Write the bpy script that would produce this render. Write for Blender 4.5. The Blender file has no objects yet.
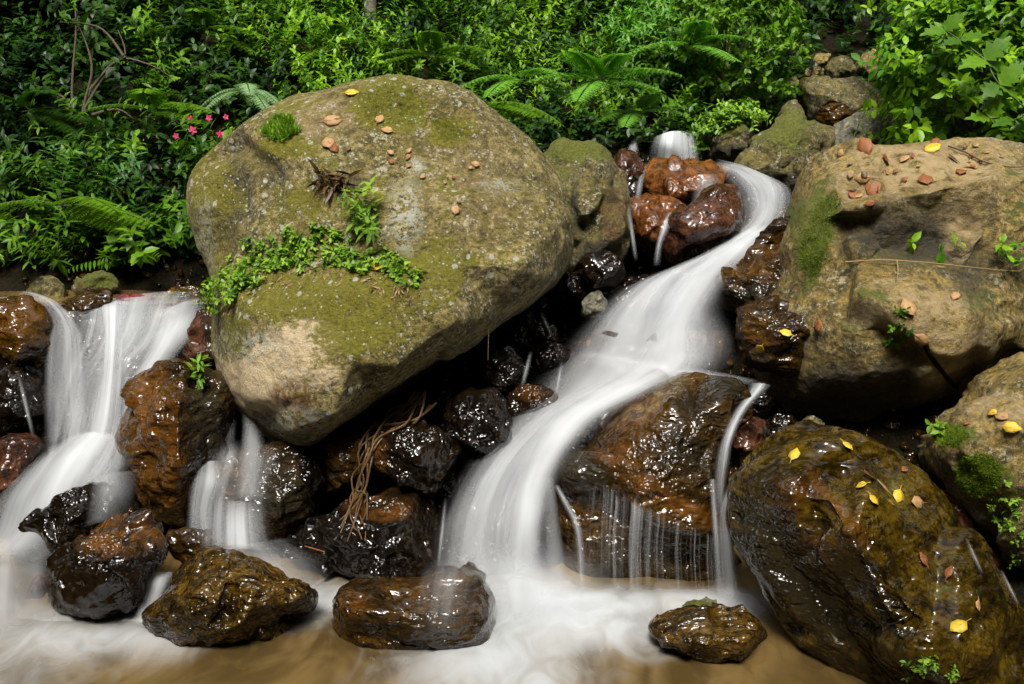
import bpy, math, random
import numpy as np
from mathutils import Vector, Matrix
from mathutils.bvhtree import BVHTree
from mathutils.geometry import delaunay_2d_cdt

# ------------------------------------------------------------------ camera, sky, sun, exposure
S = bpy.context.scene
C = S.collection
R = math.radians
PITCH = R(12); CAMH = 2.4; F = 995.0
cam = bpy.data.cameras.new('camera'); camo = bpy.data.objects.new('camera', cam); C.objects.link(camo)
camo.location = (0, 0, CAMH); camo.rotation_euler = (R(90) - PITCH, 0, 0)
cam.sensor_width = 36; cam.lens = 36 * F / 1024; cam.clip_start = .05; cam.clip_end = 500
S.camera = camo
W = bpy.data.worlds.new('World'); S.world = W; W.use_nodes = True
wn = W.node_tree; sky = wn.nodes.new('ShaderNodeTexSky'); sky.sky_type = 'NISHITA'; sky.sun_disc = False
SUN_EL = R(56); SUN_AZ = R(188)      # azimuth measured clockwise from +Y: light comes from behind the camera, a little left
sky.sun_elevation = SUN_EL; sky.sun_rotation = SUN_AZ; sky.air_density = 1.0; sky.dust_density = 6.0; sky.ozone_density = 1.0
hs = wn.nodes.new('ShaderNodeHueSaturation'); hs.inputs['Saturation'].default_value = .2
wn.links.new(sky.outputs[0], hs.inputs['Color']); wn.links.new(hs.outputs[0], wn.nodes['Background'].inputs[0])
wn.nodes['Background'].inputs[1].default_value = .13
sl = bpy.data.lights.new('sun', 'SUN'); sl.energy = 2.6; sl.angle = R(18); sl.color = (1, .94, .85)
so = bpy.data.objects.new('sun', sl); C.objects.link(so)
sd = Vector((math.sin(SUN_AZ) * math.cos(SUN_EL), math.cos(SUN_AZ) * math.cos(SUN_EL), math.sin(SUN_EL)))
so.rotation_euler = sd.to_track_quat('Z', 'Y').to_euler(); so.location = (0, 0, 12)
S.view_settings.view_transform = 'Standard'; S.view_settings.look = 'None'; S.view_settings.gamma = 1
S.view_settings.exposure = 0.72
S.render.engine = 'CYCLES'
S.cycles.transparent_max_bounces = 24; S.cycles.max_bounces = 7

RNG = np.random.default_rng(7); rnd = random.Random(11)
cp, sp = math.cos(PITCH), math.sin(PITCH)
FW = np.array([0, cp, -sp]); UP = np.array([0, sp, cp]); RT = np.array([1.0, 0, 0]); CAM = np.array([0, 0, CAMH])

def P(x, y, d):
    x = np.asarray(x, float); y = np.asarray(y, float); d = np.asarray(d, float)
    return CAM + d[..., None] * FW + ((x - 512) / F * d)[..., None] * RT + ((342 - y) / F * d)[..., None] * UP

def zdepth(py, z=0.0):   # depth at which the ray of row py meets height z
    return (CAMH - z) / (sp + cp * (py - 342) / F)

# ------------------------------------------------------------------ noise
_perm = np.random.default_rng(3).permutation(512); _perm = np.concatenate([_perm, _perm])
_grad = np.random.default_rng(4).normal(size=(512, 3)); _grad /= np.linalg.norm(_grad, axis=1)[:, None]
def perlin(p):
    pi = np.floor(p).astype(int); pf = p - pi; u = pf * pf * pf * (pf * (pf * 6 - 15) + 10); pi &= 511
    out = 0
    for dx in (0, 1):
        wx = u[:, 0] if dx else 1 - u[:, 0]
        for dy in (0, 1):
            wy = u[:, 1] if dy else 1 - u[:, 1]
            for dz in (0, 1):
                wz = u[:, 2] if dz else 1 - u[:, 2]
                h = _perm[(_perm[(_perm[(pi[:, 0] + dx) & 511] + pi[:, 1] + dy) & 511] + pi[:, 2] + dz) & 511]
                g = _grad[h]
                out = out + wx * wy * wz * (g[:, 0] * (pf[:, 0] - dx) + g[:, 1] * (pf[:, 1] - dy) + g[:, 2] * (pf[:, 2] - dz))
    return out
def fbm(p, o=4, ridge=False):
    s = 0; a = 1.0; q = p.copy()
    for i in range(o):
        n = perlin(q + i * 17.3)
        s = s + a * ((0.5 - np.abs(n) * 2) if ridge else n * 1.6); a *= .5; q = q * 2.03
    return s

# ------------------------------------------------------------------ object helpers
def tag(o, label=None, cat=None, group=None, kind=None):
    if label: o['label'] = label
    if cat: o['category'] = cat
    if group: o['group'] = group
    if kind: o['kind'] = kind
    return o
def mesh_obj(name, V, faces, mat, parent=None, origin=None, smooth=True, attrs=None, uv=None):
    """faces: int array (n,k) with k 3 or 4, or a list of such arrays"""
    V = np.asarray(V, float)
    if origin is None: origin = np.array([(V[:, 0].min() + V[:, 0].max()) / 2, (V[:, 1].min() + V[:, 1].max()) / 2, V[:, 2].min()])
    origin = np.asarray(origin, float)
    me = bpy.data.meshes.new(name)
    fl = faces if isinstance(faces, list) else [faces]
    fl = [f for f in fl if len(f)]
    idx = np.concatenate([np.asarray(f).ravel() for f in fl]); tot = np.concatenate([np.full(len(f), f.shape[1]) for f in fl])
    me.vertices.add(len(V)); me.vertices.foreach_set('co', (V - origin).astype(np.float32).ravel())
    me.loops.add(len(idx)); me.loops.foreach_set('vertex_index', idx.astype(np.int32))
    me.polygons.add(len(tot)); me.polygons.foreach_set('loop_start', (np.cumsum(tot) - tot).astype(np.int32))
    me.polygons.foreach_set('loop_total', tot.astype(np.int32))
    me.update(calc_edges=True)
    if smooth: me.polygons.foreach_set('use_smooth', np.ones(len(tot), bool))
    for k, a in (attrs or {}).items():
        at = me.attributes.new(k, 'FLOAT', 'POINT'); at.data.foreach_set('value', np.asarray(a, np.float32))
    if uv is not None:
        l = me.uv_layers.new(name='UVMap'); l.data.foreach_set('uv', np.asarray(uv, np.float32)[idx].ravel())
    me.validate(); me.materials.append(mat)
    o = bpy.data.objects.new(name, me); C.objects.link(o)
    if parent is not None: o.parent = parent; o.location = origin - np.array(parent.location)
    else: o.location = origin
    return o
def empty(name, loc):
    o = bpy.data.objects.new(name, None); C.objects.link(o); o.location = loc; o.empty_display_size = .1; return o

# ------------------------------------------------------------------ materials
class NT:
    def __init__(s, name):
        s.m = bpy.data.materials.new(name); s.m.use_nodes = True; s.t = s.m.node_tree; s.t.nodes.clear()
        s.out = s.n('OutputMaterial')
    def n(s, t, **k):
        x = s.t.nodes.new('ShaderNode' + t)
        for a, b in k.items(): setattr(x, a, b)
        return x
    def l(s, a, b): s.t.links.new(a, b)
    def val(s, sock, v):
        if hasattr(v, 'is_output') or isinstance(v, bpy.types.NodeSocket): s.l(v, sock)
        else: sock.default_value = v
    def math(s, op, a, b=0.0, clamp=False, c=None):
        x = s.n('Math', operation=op, use_clamp=clamp); s.val(x.inputs[0], a); s.val(x.inputs[1], b)
        if c is not None: s.val(x.inputs[2], c)
        return x.outputs[0]
    def noise(s, vec, scale, detail=4, rough=.55, dist=0.0):
        x = s.n('TexNoise'); s.l(vec, x.inputs['Vector']); x.inputs['Scale'].default_value = scale
        x.inputs['Detail'].default_value = detail; x.inputs['Roughness'].default_value = rough; x.inputs['Distortion'].default_value = dist
        return x.outputs[0]
    def ss(s, v, a, b):     # smoothstep
        x = s.n('MapRange', interpolation_type='SMOOTHSTEP'); s.val(x.inputs[0], v); x.inputs[1].default_value = a; x.inputs[2].default_value = b
        return x.outputs[0]
    def lin(s, v, a, b, c, d):
        x = s.n('MapRange'); s.val(x.inputs[0], v)
        for i, q in enumerate((a, b, c, d)): x.inputs[i + 1].default_value = q
        return x.outputs[0]
    def mix(s, f, a, b, mode='MIX'):
        x = s.n('Mix', data_type='RGBA', blend_type=mode); s.val(x.inputs[0], f)
        for i, v in ((6, a), (7, b)):
            if isinstance(v, tuple): x.inputs[i].default_value = (*v, 1)
            else: s.l(v, x.inputs[i])
        return x.outputs[2]
    def attr(s, nm):
        x = s.n('Attribute'); x.attribute_name = nm; return x.outputs['Fac']

def rock_mat(name, c1, c2, c3, moss=0.0, moss_col=(.075, .085, .012), lichen=0.0, rough=(.55, .9), bump=.5, coat=0.0, streak=(1, 1, 1), spec=.5, moss2=(.03, .05, .008), fine=1.0, rot=(0, 0, 0), glint=0.0, fleck=0.0):
    t = NT(name); tc = t.n('TexCoord').outputs['Object']; oi = t.n('ObjectInfo').outputs['Random']
    mp = t.n('Mapping'); mp.inputs['Rotation'].default_value = rot; mp.inputs['Scale'].default_value = streak
    ad = t.n('VectorMath', operation='ADD'); t.l(tc, ad.inputs[0])
    cb = t.n('CombineXYZ'); t.l(t.math('MULTIPLY', oi, 40.0), cb.inputs[0]); t.l(t.math('MULTIPLY', oi, 23.0), cb.inputs[1]); t.l(cb.outputs[0], ad.inputs[1])
    base = ad.outputs[0]; t.l(base, mp.inputs['Vector']); vs = mp.outputs[0]
    n1 = t.noise(vs, 2.2, 6, .6, .4); n2 = t.noise(vs, 9, 7, .65, .2); n3 = t.noise(base, 55, 6, .8); n4 = t.noise(base, 22, 5, .6)
    col = t.mix(t.ss(n1, .38, .62), c1, c2)
    col = t.mix(t.ss(n2, .47, .66), col, c3)
    col = t.mix(t.math('MULTIPLY', t.ss(n4, .5, .62), .75), col, c3); col = t.mix(t.math('MULTIPLY', t.ss(n4, .46, .32), .55), col, c2)
    col = t.mix(1.0, col, t.mix(t.ss(n3, .3, .7), (.45, .45, .45), (1.5, 1.45, 1.35)), 'MULTIPLY')
    if fleck:
        f1 = t.noise(base, 34, 9, .82, .3); f2 = t.noise(base, 14, 7, .75, .6)
        col = t.mix(t.math('MULTIPLY', t.ss(t.math('ADD', t.math('MULTIPLY', f1, .6), t.math('MULTIPLY', f2, .4)), .51, .43), .9 * fleck), col, (.030, .026, .008))
        col = t.mix(t.math('MULTIPLY', t.ss(t.math('ADD', t.math('MULTIPLY', f1, .65), t.math('MULTIPLY', n2, .35)), .53, .59), .85 * fleck), col, (.50, .45, .28))
    # cream crust
    mc = t.attr('m_cream'); cm = t.ss(t.math('ADD', t.math('MULTIPLY', mc, .55), t.math('MULTIPLY', t.math('ADD', n2, n4), .5)), .72, .82)
    cm = t.math('MULTIPLY', cm, t.ss(mc, .02, .2))
    col = t.mix(t.math('MULTIPLY', cm, .9), col, t.mix(n3, (.42, .31, .16), (.78, .63, .40)))
    # orange iron stains
    mo = t.math('MULTIPLY', t.attr('m_orange'), t.ss(t.math('ADD', t.math('MULTIPLY', n2, .7), t.math('MULTIPLY', n4, .3)), .38, .56))
    col = t.mix(mo, col, t.mix(n4, (.06, .021, .003), (.17, .068, .009)))
    # dark areas: darker stone, and shade of undersides and recesses put into colour
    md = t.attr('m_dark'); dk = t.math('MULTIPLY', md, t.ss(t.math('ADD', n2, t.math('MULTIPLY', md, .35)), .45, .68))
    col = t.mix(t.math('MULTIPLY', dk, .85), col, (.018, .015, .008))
    # tan washed areas
    mt = t.math('MULTIPLY', t.attr('m_tan'), t.ss(n2, .35, .6)); col = t.mix(mt, col, t.mix(n4, (.26, .18, .08), (.45, .34, .17)))
    # moss
    geo = t.n('NewGeometry'); sx = t.n('SeparateXYZ'); t.l(geo.outputs['Normal'], sx.inputs[0])
    mm = t.math('ADD', t.math('MULTIPLY', t.attr('m_moss'), .42), t.math('MULTIPLY', sx.outputs[2], .12))
    mm = t.math('ADD', mm, t.math('ADD', t.math('MULTIPLY', n1, .5), t.math('MULTIPLY', n4, .5)))
    mm = t.ss(mm, 1.02 - moss * .45, 1.16 - moss * .45)
    col = t.mix(t.math('MULTIPLY', mm, .92), col, t.mix(t.ss(n3, .3, .7), moss2, moss_col))
    # white lichen spots
    h = t.math('MULTIPLY', n3, .6)
    if lichen:
        v = t.n('TexVoronoi', feature='F1'); v.inputs['Scale'].default_value = 15; t.l(base, v.inputs['Vector']); v.inputs['Randomness'].default_value = 1
        sz = t.n('SeparateColor'); t.l(v.outputs['Color'], sz.inputs[0])
        dd = t.math('ADD', v.outputs['Distance'], t.math('MULTIPLY', t.math('SUBTRACT', n4, .5), .45))
        sp1 = t.math('MULTIPLY', t.ss(dd, .30, .22), t.ss(t.math('ADD', t.math('MULTIPLY', sz.outputs[0], .5), t.math('MULTIPLY', n1, 2.2)), 1.93 - lichen * .4, 1.97 - lichen * .4))
        v2 = t.n('TexVoronoi', feature='F1'); v2.inputs['Scale'].default_value = 42; t.l(base, v2.inputs['Vector'])
        s2 = t.n('SeparateColor'); t.l(v2.outputs['Color'], s2.inputs[0])
        d2 = t.math('ADD', v2.outputs['Distance'], t.math('MULTIPLY', t.math('SUBTRACT', n3, .5), .5))
        sp2 = t.math('MULTIPLY', t.ss(d2, .33, .24), t.ss(t.math('ADD', t.math('MULTIPLY', s2.outputs[1], .6), t.math('MULTIPLY', n2, 2.0)), 1.88 - lichen * .4, 1.93 - lichen * .4))
        lf = t.math('MAXIMUM', sp1, sp2)
        lf = t.math('MAXIMUM', lf, t.math('MULTIPLY', t.attr('m_lichen'), t.ss(t.math('ADD', n4, t.math('MULTIPLY', n3, .4)), .66, .74)))
        col = t.mix(t.math('MULTIPLY', lf, .85), col, t.mix(n3, (.30, .31, .24), (.60, .60, .50)))
    b = t.n('BsdfPrincipled'); t.l(col, b.inputs['Base Color'])
    rf = t.lin(n2, .3, .7, rough[0], rough[1]); rf = t.math('ADD', rf, t.math('MULTIPLY', mm, .4), clamp=True); t.l(rf, b.inputs['Roughness'])
    b.inputs['Specular IOR Level'].default_value = spec
    b.inputs['Coat Weight'].default_value = coat; b.inputs['Coat Roughness'].default_value = .12
    hh = t.math('ADD', t.math('MULTIPLY', n2, 1.0), t.math('MULTIPLY', n4, .55)); hh = t.math('ADD', hh, t.math('MULTIPLY', n3, .42 * fine))
    hh = t.math('ADD', hh, t.math('MULTIPLY', mm, .15))
    if glint:      # wet stone: a smooth film over knobbly grain, so no relief finer than the grain itself
        ga = t.noise(vs, 8, 2, .5, .3); gb = t.noise(base, 26, 1, .5, .4); gc = t.noise(base, 62, 0, .5)
        gm = t.ss(t.noise(base, 3.5, 2, .5), .40, .62)
        hh = t.math('ADD', t.math('MULTIPLY', ga, .85), t.math('MULTIPLY', t.math('MULTIPLY', gb, t.lin(gm, 0, 1, .12, 1.0)), .55 * glint)); hh = t.math('ADD', hh, t.math('MULTIPLY', t.math('MULTIPLY', gc, gm), .2 * glint))
    bp = t.n('Bump'); bp.inputs['Strength'].default_value = bump; bp.inputs['Distance'].default_value = .06; t.l(hh, bp.inputs['Height'])
    t.l(bp.outputs[0], b.inputs['Normal']); t.l(bp.outputs[0], b.inputs['Coat Normal'])
    t.l(b.outputs[0], t.out.inputs[0]); return t.m

M = {}
M['dry'] = rock_mat('mossy_boulder_rock', (.17, .135, .022), (.36, .29, .115), (.065, .054, .008), moss=1.0, lichen=1.0, moss_col=(.22, .20, .012), moss2=(.085, .08, .006), bump=.9, fleck=1.00)
M['tan'] = rock_mat('tan_boulder_rock', (.15, .105, .018), (.32, .23, .065), (.055, .040, .007), moss=.75, lichen=.0, bump=.7, rough=(.4, .8), streak=(1, 1, 1.8), moss_col=(.12, .12, .010), fleck=0.75)
M['mossy'] = rock_mat('olive_rock', (.12, .10, .02), (.23, .19, .06), (.045, .04, .008), moss=.8, lichen=.5, bump=.9, rough=(.3, .8), moss_col=(.17, .175, .012), fleck=0.90)
M['wet'] = rock_mat('wet_dark_rock', (.003, .0025, .002), (.013, .007, .003), (.006, .004, .002), moss=.03, bump=1.0, rough=(.05, .12), coat=.0, spec=.6, glint=1.0)
M['wetbrown'] = rock_mat('wet_brown_rock', (.011, .006, .0012), (.070, .034, .005), (.022, .010, .002), moss=.15, bump=1.0, rough=(.06, .15), coat=.0, spec=.6, glint=.6, streak=(1, 1, 2.2))
M['layer'] = rock_mat('wet_layered_rock', (.03, .017, .003), (.12, .065, .007), (.006, .004, .001), moss=.1, bump=1.0, rough=(.05, .14), coat=.0, spec=.6, glint=.75, streak=(.55, 2.5, 2.8), rot=(0, R(38), 0))
M['orange'] = rock_mat('rust_orange_rock', (.10, .032, .006), (.19, .070, .013), (.04, .015, .004), moss=.0, bump=.9, rough=(.2, .4), coat=.0, glint=.5)
M['redbrown'] = rock_mat('red_brown_rock', (.05, .018, .009), (.10, .042, .022), (.015, .007, .004), moss=.0, bump=1.0, rough=(.14, .3), coat=.0, spec=.5, glint=.6)
M['slant'] = rock_mat('wet_olive_slab_rock', (.014, .008, .0012), (.085, .052, .005), (.008, .004, .001), moss=.45, bump=.9, rough=(.06, .16), coat=.0, spec=.55, glint=.6, streak=(.8, .8, 2.2), moss_col=(.10, .10, .008), rot=(0, R(-40), 0))
M['grey'] = rock_mat('grey_rock', (.11, .10, .075), (.17, .16, .12), (.07, .07, .045), moss=.3, lichen=.3, bump=.6, fleck=0.80)

M['pinkrock'] = rock_mat('pink_red_stone', (.14, .008, .02), (.22, .02, .035), (.06, .006, .01), bump=.4, rough=(.2, .4))
def soil_mat():
    t = NT('dark_soil'); tc = t.n('TexCoord').outputs['Object']; n = t.noise(tc, 3, 6); n2 = t.noise(tc, 25, 5)
    col = t.mix(t.ss(n, .35, .65), (.007, .006, .003), (.018, .013, .006)); col = t.mix(t.ss(n2, .55, .7), col, (.012, .02, .004))
    b = t.n('BsdfPrincipled'); t.l(col, b.inputs['Base Color']); b.inputs['Roughness'].default_value = .9; b.inputs['Specular IOR Level'].default_value = .1
    bp = t.n('Bump'); bp.inputs['Distance'].default_value = .08; t.l(t.math('ADD', n, n2), bp.inputs['Height']); t.l(bp.outputs[0], b.inputs['Normal'])
    t.l(b.outputs[0], t.out.inputs[0]); return t.m
M['soil'] = soil_mat()

def leaf_mat(name, dark, light, trans=.28, rough=.4, spec=.3):
    t = NT(name); tcl = t.n('TexCoord').outputs['Object']; a = t.math('ADD', t.attr('shade'), t.math('MULTIPLY', t.math('SUBTRACT', t.noise(tcl, 30, 3), .5), .9), clamp=True); b = t.n('BsdfPrincipled')
    col = t.mix(a, dark, light); t.l(col, b.inputs['Base Color']); b.inputs['Roughness'].default_value = rough; b.inputs['Specular IOR Level'].default_value = spec
    tr = t.n('BsdfTranslucent'); t.l(t.mix(1.0, col, (1.1, 1.35, .5), 'MULTIPLY'), tr.inputs[0])
    mx = t.n('MixShader'); mx.inputs[0].default_value = trans; t.l(b.outputs[0], mx.inputs[1]); t.l(tr.outputs[0], mx.inputs[2]); t.l(mx.outputs[0], t.out.inputs[0])
    return t.m
M['leaf'] = leaf_mat('green_leaf', (.018, .070, .006), (.125, .26, .009))
M['leaf_dark'] = leaf_mat('dark_green_leaf', (.006, .028, .005), (.035, .09, .006))  # darker copy of the green leaf; carries shade of foliage gaps in its colour
M['leaf_bright'] = leaf_mat('bright_green_leaf', (.05, .16, .008), (.22, .40, .012))
M['leaf_fern'] = leaf_mat('fern_leaf', (.06, .19, .02), (.16, .38, .04))
M['leaf_pale'] = leaf_mat('pale_green_leaf', (.10, .22, .07), (.25, .40, .18))
M['grass'] = leaf_mat('grass_leaf', (.09, .20, .014), (.26, .42, .04))
M['moss'] = leaf_mat('moss_leaf', (.06, .11, .004), (.18, .27, .014), trans=.15, rough=.9, spec=.1)
M['pink'] = leaf_mat('pink_petal', (.55, .03, .12), (.80, .12, .25), trans=.3)
def plain(name, col, rough=.6, n=12, var=.35):
    t = NT(name); tc = t.n('TexCoord').outputs['Object']; a = t.noise(tc, n, 5)
    b = t.n('BsdfPrincipled'); t.l(t.mix(a, tuple(c * (1 - var) for c in col), tuple(min(1, c * (1 + var)) for c in col)), b.inputs['Base Color']); b.inputs['Roughness'].default_value = rough
    bp = t.n('Bump'); bp.inputs['Distance'].default_value = .01; t.l(a, bp.inputs['Height']); t.l(bp.outputs[0], b.inputs['Normal'])
    t.l(b.outputs[0], t.out.inputs[0]); return t.m
M['stem'] = plain('green_stem', (.06, .09, .025)); M['bark'] = plain('brown_bark', (.07, .05, .03), .8, 20)
M['bark_grey'] = plain('grey_bark', (.22, .19, .15), .8, 30); M['root'] = plain('tan_root', (.10, .055, .02), .45, 25, .6)
M['fall_yellow'] = plain('yellow_dead_leaf', (.62, .42, .03), .5, 30, .25); M['fall_tan'] = plain('tan_dead_leaf', (.38, .22, .09), .6, 30, .3)
M['fall_orange'] = plain('orange_dead_leaf', (.22, .075, .02), .6, 30, .5); M['straw'] = plain('dry_straw', (.30, .2, .09), .7, 30)
M['cloth'] = plain('pink_stone', (.35, .02, .06), .4)

def water_mat(name, streak=1.0, lo=.30, hi=.72, sx=9.0, sy=.55, soft=.16, seed=0.0, col=(.82, .85, .88), gain=1.0, edge=.16):
    t = NT(name); uv = t.n('UVMap').outputs[0]; s = t.n('SeparateXYZ'); t.l(uv, s.inputs[0]); X, Y = s.outputs[0], s.outputs[1]
    u = t.attr('wu'); dens = t.attr('dens')
    def nz(ax, ay, det, off):
        c = t.n('CombineXYZ'); t.l(t.math('MULTIPLY', X, ax), c.inputs[0]); t.l(t.math('MULTIPLY', Y, ay), c.inputs[1]); c.inputs[2].default_value = off
        return t.noise(c.outputs[0], 1.0, det, .55, .1)
    n1 = nz(sx, sy, 2, 3.1 + seed); n2 = nz(sx * 4.2, sy * .8, 2, 9.7 + seed); n3 = nz(3.0, 1.6, 2, 5.0 + seed)
    st = t.math('ADD', t.math('MULTIPLY', n1, .6), t.math('MULTIPLY', n2, .4)); st = t.ss(st, lo, hi)
    st = t.math('ADD', 1 - streak, t.math('MULTIPLY', st, streak))
    wob = t.math('MULTIPLY', t.math('SUBTRACT', t.math('ADD', t.math('MULTIPLY', n2, .5), t.math('MULTIPLY', n3, .5)), .5), .28)
    ee = t.math('ADD', t.math('MINIMUM', u, t.math('SUBTRACT', 1.0, u)), wob)
    e = t.ss(ee, .0, soft * 1.9); e0 = t.ss(t.math('MINIMUM', u, t.math('SUBTRACT', 1.0, u)), 0, edge)
    a = t.math('MULTIPLY', t.math('MULTIPLY', e, e0), t.math('MULTIPLY', st, dens)); a = t.math('MULTIPLY', a, t.lin(n3, .3, .7, .72, 1.15)); a = t.math('MULTIPLY', a, gain, clamp=True)
    d = t.n('BsdfDiffuse'); d.inputs[0].default_value = (*col, 1); tr = t.n('BsdfTranslucent'); tr.inputs[0].default_value = (*col, 1)
    m1 = t.n('MixShader'); m1.inputs[0].default_value = .35; t.l(d.outputs[0], m1.inputs[1]); t.l(tr.outputs[0], m1.inputs[2])
    tp = t.n('BsdfTransparent'); m2 = t.n('MixShader'); t.l(a, m2.inputs[0]); t.l(tp.outputs[0], m2.inputs[1]); t.l(m1.outputs[0], m2.inputs[2])
    t.l(m2.outputs[0], t.out.inputs[0]); return t.m
M['silk'] = water_mat('silky_falling_water', .32, .28, .7, 3.2, .3, soft=.24)
M['silk2'] = water_mat('silky_falling_water_streaks', .8, .32, .7, 5.5, .3, soft=.22, seed=4.0)
M['thread'] = water_mat('water_threads', 1.0, .46, .72, 22.0, .22, seed=7.0)
M['strand'] = water_mat('thin_water_strand', .5, .3, .65, 20.0, .5, soft=.3, seed=2.0, edge=.5)
M['foamy'] = water_mat('spreading_white_water', .4, .3, .7, 2.5, .5, soft=.3, seed=11.0)

def pool_mat():
    t = NT('pool_water'); tc = t.n('TexCoord').outputs['Object']; fo = t.attr('foam'); mp = t.n('Mapping'); mp.inputs['Scale'].default_value = (1, .6, 1); t.l(tc, mp.inputs[0])
    n1 = t.noise(mp.outputs[0], 1.8, 3, .5, 1.2); n2 = t.noise(mp.outputs[0], 5, 3, .5, 1.8); n3 = t.noise(tc, 14, 4, .6)
    brown = t.mix(t.ss(n1, .38, .62), (.075, .048, .016), (.18, .118, .042)); brown = t.mix(t.ss(n2, .5, .72), brown, (.11, .070, .022))
    f = t.ss(t.math('ADD', fo, t.math('MULTIPLY', t.math('SUBTRACT', t.math('ADD', n1, n2), 1.0), .55)), .08, 1.15)
    col = t.mix(f, brown, (.52, .55, .57))
    b = t.n('BsdfPrincipled'); t.l(col, b.inputs['Base Color']); t.l(t.lin(f, 0, 1, .12, .6), b.inputs['Roughness']); b.inputs['IOR'].default_value = 1.33
    bp = t.n('Bump'); bp.inputs['Strength'].default_value = .15; bp.inputs['Distance'].default_value = .05; t.l(n2, bp.inputs['Height']); t.l(bp.outputs[0], b.inputs['Normal'])
    t.l(b.outputs[0], t.out.inputs[0]); return t.m
M['pool'] = pool_mat()

# ------------------------------------------------------------------ terrain
PROF = [  # x, then (y, z) knots
    (-9, [(-5, -.35), (4.9, -.35), (5.7, .2), (6.2, .9), (6.6, 1.15), (7.1, 1.18), (7.5, 1.6), (8.2, 2.3), (10, 3.9), (13, 6), (22, 11), (80, 38)]),
    (-2.2, [(-5, -.35), (5.2, -.35), (5.8, .15), (6.15, .8), (6.5, 1.12), (7.1, 1.15), (7.5, 1.5), (8.2, 2.15), (10, 3.8), (13, 6), (22, 11), (80, 38)]),
    (-1.2, [(-5, -.35), (5.3, -.35), (5.9, .1), (6.5, .5), (7.0, .9), (7.4, 1.35), (8.2, 2.1), (10, 3.7), (13, 6), (22, 11), (80, 38)]),
    (0.0, [(-5, -.35), (5.1, -.35), (5.5, -.05), (6.2, .4), (6.8, .85), (7.3, 1.25), (8.1, 1.9), (10, 3.3), (13, 5.6), (22, 10), (80, 38)]),
    (1.4, [(-5, -.35), (5.1, -.35), (5.6, .1), (6.1, .6), (6.8, 1.15), (7.4, 1.55), (8.2, 2.0), (9, 2.5), (10, 3.1), (13, 5.4), (22, 10), (80, 38)]),
    (2.4, [(-5, -.4), (4.0, -.4), (4.7, 0), (5.4, .5), (6.2, 1.1), (7.2, 1.7), (8.2, 1.85), (9.3, 2.2), (10.5, 2.9), (13, 5.2), (22, 10), (80, 38)]),
    (3.4, [(-5, -.4), (3.4, -.4), (4.4, .3), (5.2, .8), (6.2, 1.4), (7.0, 2.0), (8.0, 2.25), (9.3, 2.35), (10.2, 2.7), (11.5, 4.1), (13, 6), (22, 11), (80, 38)]),
    (9, [(-5, .2), (3.0, .5), (4.4, .9), (5.2, 1.4), (6.2, 2.0), (7.0, 2.4), (8.0, 3.0), (9.3, 3.9), (11, 5), (13, 6.5), (22, 12), (80, 40)])]
def terr(x, y, rough=True):
    x = np.asarray(x, float); y = np.asarray(y, float)
    zs = np.stack([np.interp(y, [k[0] for k in kn], [k[1] for k in kn]) for _, kn in PROF]); xs = np.array([p[0] for p in PROF])
    i = np.clip(np.searchsorted(xs, x) - 1, 0, len(xs) - 2); f = np.clip((x - xs[i]) / (xs[i + 1] - xs[i]), 0, 1); f = f * f * (3 - 2 * f)
    ar = np.arange(len(x.ravel())); zz = zs.reshape(len(xs), -1); fi = i.ravel(); ff = f.ravel()
    z = (zz[fi, ar] * (1 - ff) + zz[fi + 1, ar] * ff)
    if rough:
        q = np.stack([x.ravel(), y.ravel(), 0 * x.ravel()], 1); z = z + .10 * fbm(q * 1.3, 4)
    return z.reshape(x.shape)
gx = np.concatenate([np.linspace(-80, -10, 15), np.linspace(-9, 9, 241), np.linspace(10, 80, 15)])
gy = np.concatenate([np.linspace(-60, 0, 8), np.linspace(1, 13, 181), np.linspace(14, 90, 25)])
GX, GY = np.meshgrid(gx, gy); GZ = terr(GX, GY)
def gridfaces(nr, nc, wrap=False):
    r = np.arange(nr - 1)[:, None]; c = np.arange(nc if wrap else nc - 1)[None, :]; c2 = (c + 1) % nc
    return np.stack([r * nc + c, r * nc + c2, (r + 1) * nc + c2, (r + 1) * nc + c], -1).reshape(-1, 4)
TV = np.stack([GX, GY, GZ], -1).reshape(-1, 3)
ter = mesh_obj('ground', TV, gridfaces(len(gy), len(gx)), M['soil'], origin=(0, 0, 0)); tag(ter, kind='structure')

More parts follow.
